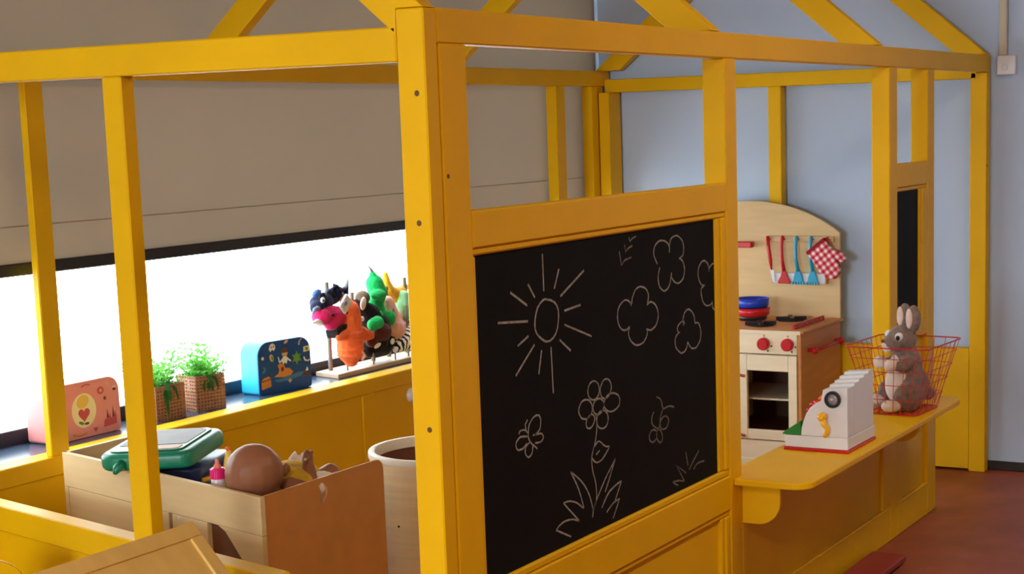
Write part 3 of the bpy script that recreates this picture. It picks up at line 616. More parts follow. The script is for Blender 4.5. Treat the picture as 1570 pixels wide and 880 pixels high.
b = MB(); b.ell((0.036, 0, 0.098), (0.052, 0.062, 0.080), (0, -0.12, 0)); b.ell((0.046, 0, 0.165), (0.026, 0.036, 0.04)); b.build('belly', FURW, ra, remesh=0.005)
MB().ell((0.084, 0, 0.228), (0.018, 0.023, 0.018)).ell((0.094, 0.0, 0.240), (0.012, 0.018, 0.012)).build('muzzle', FURW, ra, remesh=0.003)
for s in (1, -1):
    MB().ell((0.092, 0.046*s, 0.170), (0.027, 0.023, 0.024)).build('front_paw', FURW, ra, smooth=True)
    MB().ell((0.098, 0.066*s, 0.024), (0.040, 0.027, 0.024)).build('hind_paw', FURW, ra, smooth=True)
    MB().ell((0.016, 0.038*s, 0.336), (0.008, 0.024, 0.037)).build('inner_ear', FURP, ra, smooth=True)
    MB().ell((0.058, 0.044*s, 0.272), (0.016, 0.010, 0.016)).build('eye_white', WHITE, ra, smooth=True)
    MB().ell((0.066, 0.0500*s, 0.269), (0.0085, 0.0060, 0.0095)).build('pupil', BLACK, ra, smooth=True)
MB().ell((0.103, 0, 0.254), (0.006, 0.010, 0.006)).build('nose', mat('dusky_pink_nose', srgb(120, 60, 66), 0.6), ra, smooth=True)
# ------------------------------------------------------------------ low step in front of the counter
sp_ = thing('step_board', 'red brown wooden step board on the floor before the counter', 'step', (1.9, -0.085, 0))
MB().prism(rrect(-0.55, 0.665, -0.062, 0.062, (0.012, 0.004, 0.004, 0.012), 3), 'z', 0.012, 0.032).build('tread', mat('red_step_paint', srgb(150, 52, 44), 0.5, 0.06, 5), sp_, 0.005, 2)
for x in (-0.45, 0.52): MB().box(x, x+0.03, -0.05, 0.05, 0, 0.0118).build('foot', BROWND, sp_)
# ------------------------------------------------------------------ things on the window sill
ZS = 0.5955
PINKB = mat('pink_printed_card', srgb(226, 150, 150), 0.5, 0.06, 12, spec=0.3)
PINKD = mat('dark_pink_print', srgb(196, 80, 92), 0.6)
CREAM = mat('cream_print', srgb(232, 224, 186), 0.6)
HAIRY = mat('yellow_hair_print', srgb(222, 190, 84), 0.6)
NAVYP = mat('blue_printed_card', srgb(24, 74, 138), 0.45, 0.10, 10, spec=0.3)
CYAN = mat('light_blue_card', srgb(40, 180, 235), 0.45, 0.03, 10)
ORP = mat('orange_print', srgb(205, 130, 62), 0.6)
GRP = mat('green_print', srgb(96, 150, 40), 0.6)
WHP = mat('white_print', srgb(225, 222, 214), 0.6)
BRP = mat('brown_print', srgb(96, 52, 34), 0.6)
TANP = mat('tan_print', srgb(206, 170, 120), 0.6)
SEAP = mat('sea_blue_print', srgb(60, 120, 170), 0.6)
def case(name, label, loc, rz, wd, hh_, dp, rad, mf, ms):
    o = thing(name, label, 'lunch box', loc, rz)
    MB().prism(rrect(0, wd, 0.0, hh_, (rad, rad, 0.012, 0.012), 8), 'y', 0.003, dp).build('shell', ms, o, 0.004, 2, smooth=False)
    MB().prism(rrect(0.0, wd, 0.001, hh_, (rad, rad, 0.010, 0.010), 8), 'y', 0.0, 0.0028).build('front_panel', mf, o)
    return o
DEP = [0.0]
def decal(o, n, pts, m, lift=0):
    DEP[0] += 0.00002
    return MB().prism(pts, 'y', -0.0006-lift*0.0004-DEP[0] % 0.0002, 0.0).build(n, m, o)
def star(cx, cz, r, k=5, q=0.45):
    return [(cx+(r if i % 2 == 0 else r*q)*math.sin(math.pi*i/k), cz+(r if i % 2 == 0 else r*q)*math.cos(math.pi*i/k)) for i in range(2*k)]
def heart(cx, cz, r):
    o = []
    for i in range(20):
        t = 2*math.pi*i/20
        o.append((cx+r*math.sin(t)**3, cz+r/16*(13*math.cos(t)-5*math.cos(2*t)-2*math.cos(3*t)-math.cos(4*t))))
    return o
pk = case('lunch_box', 'pink lunch box with a girl in a cream oval, on the window sill', (0.79, 1.957, ZS), 0, 0.285, 0.176, 0.105, 0.045, PINKB, PINKB)
decal(pk, 'oval_print', ov(0.134, 0.086, 0.050, 0.054, 24), CREAM)
decal(pk, 'hair_print', ov(0.130, 0.114, 0.026, 0.020, 16, 20), HAIRY, 1)
decal(pk, 'dress_print', heart(0.133, 0.074, 0.024), PINKD, 1)
decal(pk, 'leaf_print', ov(0.120, 0.048, 0.012, 0.005, 10, -20), GRP, 1); decal(pk, 'shoe_print', ov(0.142, 0.044, 0.010, 0.004, 10), BRP, 1)
decal(pk, 'jewel_print', ov(0.207, 0.138, 0.014, 0.012, 14), PINKD); decal(pk, 'jewel_print', ov(0.207, 0.138, 0.007, 0.006, 12), PINKB, 1)
decal(pk, 'castle_print', [(0.212, 0.020), (0.268, 0.024), (0.268, 0.048), (0.262, 0.066), (0.256, 0.048), (0.244, 0.046), (0.240, 0.060), (0.234, 0.046), (0.222, 0.046), (0.216, 0.040)], PINKD)
decal(pk, 'tower_print', [(0.226, 0.047), (0.234, 0.047), (0.230, 0.074)], BRP, 1); decal(pk, 'tower_print', [(0.250, 0.047), (0.258, 0.047), (0.254, 0.082)], BRP, 1)
decal(pk, 'star_print', star(0.223, 0.111, 0.009), BRP); decal(pk, 'heart_print', heart(0.177, 0.020, 0.009), PINKD); decal(pk, 'cup_print', ov(0.265, 0.134, 0.007, 0.005, 10), BRP); decal(pk, 'cup_print', ov(0.265, 0.141, 0.007, 0.003, 10), WHP)
decal(pk, 'star_print', star(0.236, 0.156, 0.007), HAIRY); decal(pk, 'scroll_print', [(0.128, 0.158), (0.146, 0.163), (0.165, 0.160), (0.165, 0.164), (0.146, 0.167), (0.128, 0.162)], PINKD); decal(pk, 'ribbon_print', [(0.082, 0.02), (0.11, 0.012), (0.14, 0.016), (0.14, 0.011), (0.11, 0.006), (0.082, 0.013)], ORP)
bp_ = case('lunch_box', 'blue lunch box with a pirate island print, on the sill beside the puppets', (1.742, 1.952, ZS), math.radians(-8), 0.252, 0.187, 0.095, 0.05, NAVYP, CYAN)
decal(bp_, 'island_print', [(0.072, 0.058), (0.092, 0.068), (0.098, 0.082), (0.090, 0.098), (0.104, 0.104), (0.120, 0.098), (0.126, 0.084), (0.146, 0.082), (0.164, 0.066), (0.150, 0.056), (0.12, 0.052)], ORP)
decal(bp_, 'cave_print', ov(0.112, 0.082, 0.007, 0.009, 10), BRP, 1)
decal(bp_, 'sea_print', [(0.070, 0.046), (0.12, 0.050), (0.19, 0.062), (0.22, 0.060), (0.20, 0.046), (0.14, 0.038), (0.09, 0.036)], SEAP)
decal(bp_, 'boy_head_print', ov(0.127, 0.138, 0.014, 0.013, 14), TANP, 1); decal(bp_, 'scarf_print', [(0.113, 0.140), (0.141, 0.140), (0.139, 0.152), (0.127, 0.158), (0.114, 0.152)], BRP, 2)
decal(bp_, 'body_print', [(0.118, 0.126), (0.136, 0.126), (0.138, 0.110), (0.132, 0.098), (0.126, 0.106), (0.118, 0.098), (0.112, 0.108)], WHP, 1)
decal(bp_, 'arm_print', [(0.118, 0.123), (0.100, 0.108), (0.103, 0.105), (0.119, 0.116)], WHP, 1); decal(bp_, 'arm_print', [(0.136, 0.123), (0.156, 0.108), (0.153, 0.104), (0.135, 0.116)], WHP, 1); decal(bp_, 'sword_print', [(0.098, 0.106), (0.094, 0.128), (0.097, 0.128), (0.102, 0.107)], WHP, 2)
decal(bp_, 'palm_print', star(0.184, 0.114, 0.026, 6, 0.5), GRP)
decal(bp_, 'skull_print', [(0.053, 0.160), (0.060, 0.176), (0.072, 0.180), (0.083, 0.172), (0.083, 0.160), (0.076, 0.152), (0.068, 0.158), (0.060, 0.150)], WHP); decal(bp_, 'skull_eye_print', ov(0.065, 0.166, 0.003, 0.003, 8), BRP, 1); decal(bp_, 'skull_eye_print', ov(0.075, 0.168, 0.003, 0.003, 8), BRP, 1)
decal(bp_, 'chest_print', [(0.012, 0.020), (0.056, 0.026), (0.055, 0.056), (0.046, 0.064), (0.022, 0.060), (0.011, 0.050)], ORP); decal(bp_, 'chest_band_print', [(0.011, 0.046), (0.055, 0.051), (0.055, 0.055), (0.011, 0.050)], BRP, 1)
decal(bp_, 'map_print', [(0.218, 0.130), (0.250, 0.133), (0.252, 0.152), (0.219, 0.150)], CREAM); decal(bp_, 'map_mark_print', ov(0.234, 0.141, 0.008, 0.006, 10), GRP, 1)
decal(bp_, 'hook_print', [(0.194, 0.160), (0.198, 0.174), (0.212, 0.184), (0.214, 0.181), (0.203, 0.172), (0.201, 0.158)], TANP)
decal(bp_, 'ship_print', [(0.208, 0.056), (0.245, 0.060), (0.238, 0.046), (0.214, 0.043)], BRP); decal(bp_, 'sail_print', [(0.224, 0.060), (0.238, 0.062), (0.232, 0.076)], WHP, 1)
decal(bp_, 'pistol_print', [(0.216, 0.112), (0.222, 0.098), (0.238, 0.094), (0.248, 0.098), (0.246, 0.102), (0.236, 0.099), (0.226, 0.103), (0.221, 0.114)], WHP)
decal(bp_, 'parrot_print', ov(0.064, 0.128, 0.009, 0.014, 12, 20), TANP); decal(bp_, 'parrot_wing_print', ov(0.067, 0.126, 0.005, 0.009, 10, 20), GRP, 1)
decal(bp_, 'anchor_print', [(0.018, 0.078), (0.030, 0.080), (0.034, 0.092), (0.028, 0.100), (0.020, 0.098), (0.026, 0.094), (0.028, 0.086), (0.020, 0.086)], SEAP); decal(bp_, 'fish_print', star(0.146, 0.036, 0.011, 4), TANP); decal(bp_, 'bone_print', ov(0.136, 0.178, 0.011, 0.005, 10, 25), TANP); decal(bp_, 'coin_print', ov(0.022, 0.131, 0.006, 0.006, 10), WHP)
# woven pots with artificial fern
WEAVE = mat('brown_woven_strip', srgb(172, 124, 98), 0.7, 0.15, 40, spec=0.2)
LEAF = mat('fresh_green_leaf', srgb(112, 190, 84), 0.55, 0.35, 18, spec=0.3)
LEAFD = mat('deep_green_leaf', srgb(58, 126, 62), 0.5, 0.3, 18, spec=0.3)
SOIL = mat('dark_moss', srgb(44, 46, 26), 0.9, 0.3, 30)
def plant(loc, label, sd, wd, dp, ht, rz):
    o = thing('potted_fern', label, 'plant', loc, rz, 'artificial ferns on the window sill')
    rnd = random.Random(sd)
    n = 9
    for (ax, a0, a1, cst) in (('x', 0, wd, 0.0), ('x', 0, wd, dp), ('y', 0, dp, 0.0), ('y', 0, dp, wd)):
        b = MB(); t_ = 0.0016; ln = a1-a0; st = ln/n
        for i in range(n+1):
            c = a0+st*i; hw = st*0.27
            lo_, hi_ = max(a0, c-hw), min(a1, c+hw)
            if ax == 'x': b.box(lo_, hi_, cst-t_, cst+t_, 0, ht)
            else: b.box(cst-t_, cst+t_, lo_, hi_, 0, ht)
        m_ = 10
        for i in range(m_+1):
            c = ht*i/m_; hw = ht/m_*0.27
            if ax == 'x': b.box(a0, a1, cst-t_*1.5, cst+t_*1.5, max(0, c-hw), min(ht, c+hw))
            else: b.box(cst-t_*1.5, cst+t_*1.5, a0, a1, max(0, c-hw), min(ht, c+hw))
        b.build('woven_wall', WEAVE, o)
    MB().box(0.028, wd-0.028, 0.028, dp-0.028, 0.016, ht*0.80).build('inner_pot', SOIL, o)
    cx, cy = wd/2, dp/2
    fol = MB()
    for s in range(48):
        az = rnd.uniform(0, 2*math.pi); ln = rnd.uniform(0.06, 0.155); lean = rnd.uniform(0.15, 0.95)
        p0 = Vector((cx+rnd.uniform(-0.03, 0.03), cy+rnd.uniform(-0.03, 0.03), ht*0.78)); d = Vector((math.cos(az)*lean, math.sin(az)*lean, 1.0)).normalized()
        P_ = []
        for i in range(7):
            t_ = i/6; P_.append(p0+d*ln*t_+Vector((math.cos(az), math.sin(az), 0))*0.02*t_*t_*lean-Vector((0, 0, 0.022*t_*t_*lean)))
        fol.tube(P_, [0.0012]*6+[0.0005], 3)
        for i in range(1, 7):
            for q in (-1, 1):
                sd_ = Vector((-math.sin(az), math.cos(az), 0.3*rnd.uniform(-1, 1)))*q
                ll = rnd.uniform(0.013, 0.024); tip = P_[i]+sd_*ll+d*ll*0.5; mid = P_[i]+sd_*ll*0.5+d*ll*0.15
                nn = d.cross(sd_).normalized()*0.0015; ww = d*ll*0.30
                v_ = [fol.b.verts.new(P_[i]), fol.b.verts.new(mid-ww+nn), fol.b.verts.new(tip), fol.b.verts.new(mid+ww+nn)]
                fol.b.faces.new((v_[0], v_[1], v_[2])); fol.b.faces.new((v_[0], v_[2], v_[3]))
    f_ = fol.build('foliage', LEAF, o, recalc=False); f_['kind'] = 'stuff'
    for i in range(5):   # a few broad blades that hang over the rim
        az = -math.pi/2+rnd.uniform(-1.2, 1.2)
        b = MB(); prev = None; dd = Vector((math.cos(az), math.sin(az), 0)); sd_ = Vector((-math.sin(az), math.cos(az), 0)); ln = rnd.uniform(0.05, 0.075)
        if i == 0 and sd == 3: az = math.radians(-115); dd = Vector((math.cos(az), math.sin(az), 0)); sd_ = Vector((-math.sin(az), math.cos(az), 0))
        for k in range(7):
            t_ = k/6; hang = 0.085 if (i == 0 and sd == 3) else 0.03
            p = Vector((cx, cy, ht*0.8))+dd*(ln*1.15*min(1, t_*1.35))+Vector((0, 0, 0.035*math.sin(math.pi*min(1, t_*1.2))-hang*t_**2.2))
            w_ = 0.009*math.sin(math.pi*(0.08+0.90*t_))
            a_, c_ = b.b.verts.new(p-sd_*w_), b.b.verts.new(p+sd_*w_)
            if prev: b.b.faces.new((prev[0], a_, c_, prev[1]))
            prev = (a_, c_)
        b.build('leaf', LEAFD, o, recalc=False)
    return o
for _m in (LEAF, LEAFD):    # light shines through the leaves
    _nt = _m.node_tree; _pb = _nt.nodes['Principled BSDF']; _tl = _nt.nodes.new('ShaderNodeBsdfTranslucent'); _ms = _nt.nodes.new('ShaderNodeMixShader'); _ms.inputs[0].default_value = 0.55
    _nt.links.new(_pb.inputs['Base Color'].links[0].from_socket, _tl.inputs['Color'])
    _nt.links.new(_pb.outputs[0], _ms.inputs[1]); _nt.links.new(_tl.outputs[0], _ms.inputs[2]); _nt.links.new(_ms.outputs[0], _nt.nodes['Material Output'].inputs['Surface'])
plant((1.205, 1.925, ZS), 'left artificial fern in a brown woven pot, half behind the yellow post', 3, 0.130, 0.11, 0.115, 0.0)
plant((1.415, 1.945, ZS), 'right artificial fern in a brown woven pot, between fern and blue lunch box', 5, 0.115, 0.108, 0.118, math.radians(-12))
# puppet stand with hand puppets
st = thing('puppet_stand', 'long pale wooden puppet stand with upright dowels on the window sill', 'puppet stand', (2.16, 1.925, ZS))
MB().prism([(0.0, 0.0), (0.62, 0.0), (0.62, 0.13), (0.03, 0.13)], 'z', 0, 0.017).build('base_board', mat('pale_stand_wood', srgb(196, 168, 140), 0.5, 0.08, 5, (1, 8, 8)), st, 0.002)
ROD = mat('grey_dowel', srgb(120, 108, 96), 0.5, 0.08, 8)
rods = [(0.078, 0.095, 0.355), (0.235, 0.098, 0.30), (0.345, 0.09, 0.28), (0.465, 0.10, 0.30), (0.585, 0.095, 0.325), (0.098, 0.03, 0.24), (0.262, 0.028, 0.20), (0.41, 0.03, 0.22), (0.50, 0.03, 0.22)]
for x, y, h_ in rods:
    MB().tube([(x, y, 0.017), (x, y, h_)], 0.0085 if y > 0.06 else 0.003, 10).build('dowel', ROD, st)
def cloth(n, c, **k): return mat(n, c, 0.95, 0.22, 30, bump=0.9, bscale=75, spec=0.05, sheen=0.15)
NAVYF = cloth('navy_felt', srgb(34, 38, 66)); MAG = cloth('magenta_felt', srgb(214, 40, 98)); ORF = cloth('orange_plush', srgb(236, 106, 52)); WHF = cloth('white_felt', srgb(232, 228, 222)); BLKF = cloth('black_plush', srgb(26, 22, 24)); BRNF = cloth('dark_brown_plush', srgb(84, 40, 32)); GRF = cloth('bright_green_plush', srgb(34, 176, 92)); GRF2 = cloth('pale_green_plush', srgb(150, 214, 160)); YLF = cloth('yellow_plush', srgb(228, 168, 44)); PKF = cloth('pale_pink_cloth', srgb(232, 180, 172)); GRYF = cloth('grey_felt', srgb(128, 136, 156))
def puppet(name, label, x, y, z, group='hand puppets on the puppet stand'):
    return thing(name, label, 'hand puppet', (x, y, z), 0, group)
RM = dict(remesh=0.0038, smoothit=2)
# 1: bull with navy head and magenta muzzle
p = puppet('bull_puppet', 'bull hand puppet with navy head, magenta muzzle and pale horns, leftmost on stand', 2.238, 1.985, 0.70)
def LV(o, x, y, z): return (x-o.location.x, y-o.location.y, z-o.location.z)
b = MB(); b.ell(LV(p, 2.165, 1.99, 0.885), (0.055, 0.04, 0.034), (0, -0.1, 0)); b.ell(LV(p, 2.235, 2.0, 0.893), (0.055, 0.04, 0.028), (0, -0.25, 0)); b.ell(LV(p, 2.12, 1.975, 0.868), (0.028, 0.03, 0.028)); b.build('head', NAVYF, p, **RM)
b = MB(); b.ell(LV(p, 2.190, 1.965, 0.826), (0.070, 0.042, 0.044), (0, 0.22, 0)); b.ell(LV(p, 2.122, 1.962, 0.834), (0.034, 0.038, 0.034)); b.ell(LV(p, 2.165, 1.950, 0.800), (0.03, 0.028, 0.022)); b.ell(LV(p, 2.25, 1.985, 0.82), (0.04, 0.04, 0.04)); b.build('muzzle', MAG, p, **RM)
b = MB(); b.box(-0.042, 0.042, -0.03, 0.03, -0.017, 0.017, Matrix.Translation(LV(p, 2.216, 1.958, 0.772)) @ Matrix.Rotation(-0.30, 4, 'Y')); b.ell(LV(p, 2.235, 2.0, 0.80), (0.022, 0.022, 0.06)); b.build('jaw', BLKF, p, **RM)
_r9 = random.Random(9)
for k in range(16):
    x = _r9.uniform(2.10, 2.30); z = 0.905+0.012*math.sin(x*40)
    MB().tube([LV(p, x, 1.985+_r9.uniform(-0.03, 0.02), z), LV(p, x+_r9.uniform(-0.02, 0.02), 1.965, z+_r9.uniform(0.008, 0.03)), LV(p, x+_r9.uniform(-0.035, 0.03), 1.955, z+_r9.uniform(-0.004, 0.03))], [0.010, 0.007, 0.002], 6).build('hair_tuft', NAVYF, p, smooth=True)
for (x, z) in ((2.150, 0.838), (2.232, 0.838)): MB().ell(LV(p, x, 1.926, z), (0.007, 0.004, 0.006)).build('nostril', BLKF, p)
MB().ell(LV(p, 2.118, 1.947, 0.897), (0.012, 0.006, 0.011)).build('eye_white', WHITE, p, smooth=True); MB().ell(LV(p, 2.116, 1.942, 0.896), (0.005, 0.003, 0.005)).build('pupil', BLACK, p)
MB().tube([LV(p, 2.105, 1.96, 0.868), LV(p, 2.078, 1.955, 0.866), LV(p, 2.062, 1.955, 0.848)], [0.011, 0.008, 0.002], 8).build('horn', GRYF, p, smooth=True)
MB().tube([LV(p, 2.115, 1.95, 0.815), LV(p, 2.08, 1.95, 0.822), LV(p, 2.052, 1.95, 0.818)], [0.012, 0.009, 0.003], 8).build('horn', WHF, p, smooth=True)
MB().tube([LV(p, 2.31, 2.0, 0.885), LV(p, 2.330, 2.0, 0.92), LV(p, 2.348, 2.0, 0.952)], [0.018, 0.012, 0.003], 8).build('ear', GRYF, p, smooth=True)
MB().ell(LV(p, 2.135, 1.99, 0.920), (0.022, 0.012, 0.012), (0, -0.5, 0)).build('ear', cloth('blue_felt', srgb(70, 110, 180)), p, smooth=True)
# 2: orange fish
p = puppet('fish_puppet', 'orange striped hand puppet with stub arms in front of the bull puppet', 2.262, 1.945, 0.64)
b = MB(); b.limb([LV(p, 2.25, 1.945, 0.875), LV(p, 2.272, 1.945, 0.84), LV(p, 2.275, 1.945, 0.79), LV(p, 2.268, 1.945, 0.74), LV(p, 2.266, 1.945, 0.69), LV(p, 2.268, 1.945, 0.655)], [0.022, 0.042, 0.046, 0.050, 0.052, 0.030])
b.limb([LV(p, 2.30, 1.94, 0.765), LV(p, 2.35, 1.94, 0.740), LV(p, 2.392, 1.94, 0.728)], [0.026, 0.027, 0.016]); b.limb([LV(p, 2.24, 1.935, 0.76), LV(p, 2.20, 1.93, 0.752), LV(p, 2.178, 1.93, 0.748)], [0.022, 0.018, 0.012])
for k in range(5): b.ell(LV(p, 2.266, 1.943, 0.672+0.021*k), (0.055, 0.055, 0.0085))
b.build('body', ORF, p, **RM)
MB().box(-0.032, 0.032, -0.006, 0.006, -0.024, 0.024, Matrix.Translation(LV(p, 2.208, 1.912, 0.874)) @ Matrix.Rotation(-0.75, 4, 'Y')).build('cheek', WHF, p, 0.005, 2)
MB().ell(LV(p, 2.200, 1.905, 0.878), (0.011, 0.004, 0.010)).build('pupil', GRYF, p, smooth=True)
MB().tube([LV(p, 2.274, 1.90, 0.69), LV(p, 2.288, 1.897, 0.665), LV(p, 2.282, 1.905, 0.65)], [0.006, 0.009, 0.004], 8).build('tail_fin', PKF, p, smooth=True)
# 3: black animal with brown muzzle
p = puppet('monkey_puppet', 'black plush hand puppet with dark brown muzzle hanging behind the orange one', 2.49, 1.985, 0.66)
b = MB(); b.limb([LV(p, 2.41, 2.0, 0.845), LV(p, 2.45, 1.99, 0.80), LV(p, 2.49, 1.985, 0.75), LV(p, 2.48, 1.985, 0.70)], [0.030, 0.05, 0.06, 0.055]); b.limb([LV(p, 2.43, 1.98, 0.672), LV(p, 2.52, 1.98, 0.672), LV(p, 2.585, 1.985, 0.69)], [0.035, 0.042, 0.03]); b.build('body', BLKF, p, **RM)
b = MB(); b.ell(LV(p, 2.462, 1.935, 0.735), (0.05, 0.03, 0.036)); b.ell(LV(p, 2.40, 1.94, 0.703), (0.03, 0.022, 0.02)); b.build('muzzle', BRNF, p, **RM)
b = MB(); b.ell(LV(p, 2.420, 1.99, 0.873), (0.028, 0.03, 0.028)); b.build('brown_cap', mat('grey_brown_felt', srgb(104, 86, 66), 0.9, 0.3, 30), p, smooth=True)
MB().ell(LV(p, 2.385, 1.962, 0.855), (0.016, 0.008, 0.026), (0, 0.3, 0)).build('face_patch', WHF, p, smooth=True); MB().ell(LV(p, 2.405, 1.918, 0.690), (0.022, 0.006, 0.008), (0, -0.3, 0)).build('teeth', WHF, p, smooth=True); MB().ell(LV(p, 2.528, 1.935, 0.690), (0.014, 0.005, 0.012), (0, -0.4, 0)).build('bib', WHF, p, smooth=True)
# 4: green dragon
p = puppet('dragon_puppet', 'bright green dragon hand puppet rearing above the black one', 2.525, 2.005, 0.74)
b = MB(); b.limb([LV(p, 2.505, 2.0, 0.955), LV(p, 2.515, 2.0, 0.92), LV(p, 2.525, 1.995, 0.885), LV(p, 2.515, 2.0, 0.84), LV(p, 2.512, 1.995, 0.80), LV(p, 2.53, 1.985, 0.775)], [0.014, 0.036, 0.04, 0.034, 0.038, 0.034]); b.ell(LV(p, 2.492, 1.97, 0.878), (0.036, 0.03, 0.022)); b.ell(LV(p, 2.545, 1.955, 0.78), (0.03, 0.02, 0.03)); b.ell(LV(p, 2.475, 1.96, 0.80), (0.022, 0.02, 0.02)); b.build('body', GRF, p, **RM)
b = MB(); b.limb([LV(p, 2.398, 1.93, 0.772), LV(p, 2.425, 1.928, 0.778)], [0.024, 0.026]); b.build('claw', GRF, p, **RM)
MB().tube([LV(p, 2.51, 2.0, 0.955), LV(p, 2.497, 2.0, 0.975), LV(p, 2.478, 2.0, 0.992)], [0.008, 0.006, 0.002], 8).build('horn', GRYF, p, smooth=True)
MB().ell(LV(p, 2.352, 1.945, 0.800), (0.010, 0.006, 0.010)).build('eye_white', WHITE, p, smooth=True)
# 5: yellow giraffe
p = puppet('giraffe_puppet', 'yellow hand puppet with a tall ear behind the green dragon', 2.675, 2.03, 0.83)
b = MB(); b.limb([LV(p, 2.632, 2.03, 0.945), LV(p, 2.636, 2.03, 0.91), LV(p, 2.648, 2.03, 0.875), LV(p, 2.685, 2.03, 0.855), LV(p, 2.735, 2.03, 0.862), LV(p, 2.765, 2.03, 0.88)], [0.010, 0.018, 0.028, 0.032, 0.024, 0.014]); b.limb([LV(p, 2.68, 2.03, 0.84), LV(p, 2.69, 2.03, 0.805)], [0.03, 0.02]); b.build('body', YLF, p, **RM)
# 6: pale pink dress
p = puppet('doll_puppet', 'hand puppet in a pale pink dress between the green puppets', 2.60, 1.985, 0.70)
b = MB(); b.limb([LV(p, 2.588, 1.995, 0.835), LV(p, 2.596, 1.99, 0.79), LV(p, 2.60, 1.985, 0.73)], [0.028, 0.036, 0.055]); b.limb([LV(p, 2.61, 1.98, 0.76), LV(p, 2.655, 1.98, 0.735)], [0.02, 0.024]); b.ell(LV(p, 2.635, 1.985, 0.775), (0.03, 0.025, 0.02)); b.build('dress', PKF, p, **RM)
# 7: pale green
p = puppet('frog_puppet', 'pale green hand puppet beside the pink dress, next to the corner post', 2.692, 1.995, 0.76)
b = MB(); b.limb([LV(p, 2.70, 1.995, 0.85), LV(p, 2.69, 1.995, 0.81), LV(p, 2.69, 1.99, 0.775)], [0.024, 0.034, 0.03]); b.build('body', GRF2, p, **RM)
MB().ell(LV(p, 2.692, 1.985, 0.742), (0.024, 0.02, 0.016)).build('collar', cloth('rust_felt', srgb(176, 90, 70)), p, smooth=True)
# 8: zebra
ZEB = bpy.data.materials.new('zebra_plush'); ZEB.use_nodes = True
_nt = ZEB.node_tree; _b = _nt.nodes['Principled BSDF']; _b.inputs['Roughness'].default_value = 0.95
_w = _nt.nodes.new('ShaderNodeTexWave'); _w.inputs['Scale'].default_value = 16; _w.inputs['Distortion'].default_value = 7; _w.inputs['Detail Scale'].default_value = 1.5
_tc = _nt.nodes.new('ShaderNodeTexCoord'); _nt.links.new(_tc.outputs['Object'], _w.inputs['Vector'])
_rp = _nt.nodes.new('ShaderNodeValToRGB'); _rp.color_ramp.interpolation = 'CONSTANT'; _rp.color_ramp.elements[0].color = srgb(24, 22, 24); _rp.color_ramp.elements[1].color = srgb(236, 234, 232); _rp.color_ramp.elements[1].position = 0.36
_nt.links.new(_w.outputs['Fac'], _rp.inputs['Fac']); _nt.links.new(_rp.outputs['Color'], _b.inputs['Base Color'])
p = puppet('zebra_puppet', 'black and white striped hand puppet low at the corner post', 2.645, 1.955, 0.63)
b = MB(); b.limb([LV(p, 2.585, 1.95, 0.662), LV(p, 2.64, 1.955, 0.675), LV(p, 2.70, 1.96, 0.70)], [0.026, 0.042, 0.042]); b.limb([LV(p, 2.59, 1.95, 0.665), LV(p, 2.562, 1.945, 0.652)], [0.018, 0.014]); b.build('body', ZEB, p, **RM)
# ------------------------------------------------------------------ yellow low partition standing askew inside
ga = thing('low_partition', 'yellow low wooden partition standing askew behind the left stud', 'partition', (0.019, 0.475, 0), math.radians(-12.9))
def gp(n, x0, x1, y0, y1, z0, z1, b=0.003): return bx(n, YEL, ga, x0, x1, y0, y1, z0, z1, b)
GL = 1.315
gp('top_rail', 0.0, 0.052, 0, GL, 0.482, 0.551); gp('bottom_rail', 0.0, 0.045, 0, GL, 0.0, 0.09)
for y in (0.0, 0.56, GL-0.07): gp('stile', 0.0, 0.045, y, y+0.07, 0.0905, 0.4815)
gp('panel', 0.014, 0.028, 0.0705, 0.5595, 0.0905, 0.4815, 0); gp('panel', 0.014, 0.028, 0.6305, GL-0.0705, 0.0905, 0.4815, 0)
# ------------------------------------------------------------------ plywood doll bench with open right side
be = thing('doll_bench', 'plywood doll bench with a kidney shaped handle hole in its brown end', 'toy bench', (0.352, 0.784, 0))
an = math.atan2(0.247, 0.931)       # back board is skewed
bd = Vector((math.sin(an), math.cos(an)))
def skew(u, v): return Matrix(((math.cos(an), math.sin(an), 0, 0), (-math.sin(an), math.cos(an), 0, 0), (0, 0, 1, 0), (0, 0, 0, 1)))
MS = skew(0, 0)
BL = 0.963
def bp2(n, m, x0, x1, y0, y1, z0, z1, par=be, b=0.0015): return MB().box(x0, x1, y0, y1, z0, z1, MS).build(n, m, par, b)
bp2('back_board', BIRCHX, 0.0, 0.015, -0.002, BL, 0.532, 0.63)
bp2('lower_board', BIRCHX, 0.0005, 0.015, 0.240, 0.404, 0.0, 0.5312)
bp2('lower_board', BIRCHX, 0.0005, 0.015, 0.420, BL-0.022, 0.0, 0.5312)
MB().prism([(-0.001, 0.0), (0.03, 0.0), (0.05, 0.40), (0.078, 0.445), (0.160, 0.520), (0.190, 0.5312), (-0.001, 0.5312)], 'x', 0.0005, 0.015, MS).build('lower_board', BIRCHX, be, 0.001)  # slanted edge cut to stand in for the sloping stand's shadow
bp2('end_batten', BIRCHX, -0.0005, 0.015, BL-0.021, BL, 0.0, 0.5312)
bp2('gap_shade_board', BROWND, 0.0155, 0.021, 0.03, BL-0.03, 0.0, 0.54)  # brown backing: dark of the plank gap, shadow tone of the slanted cut
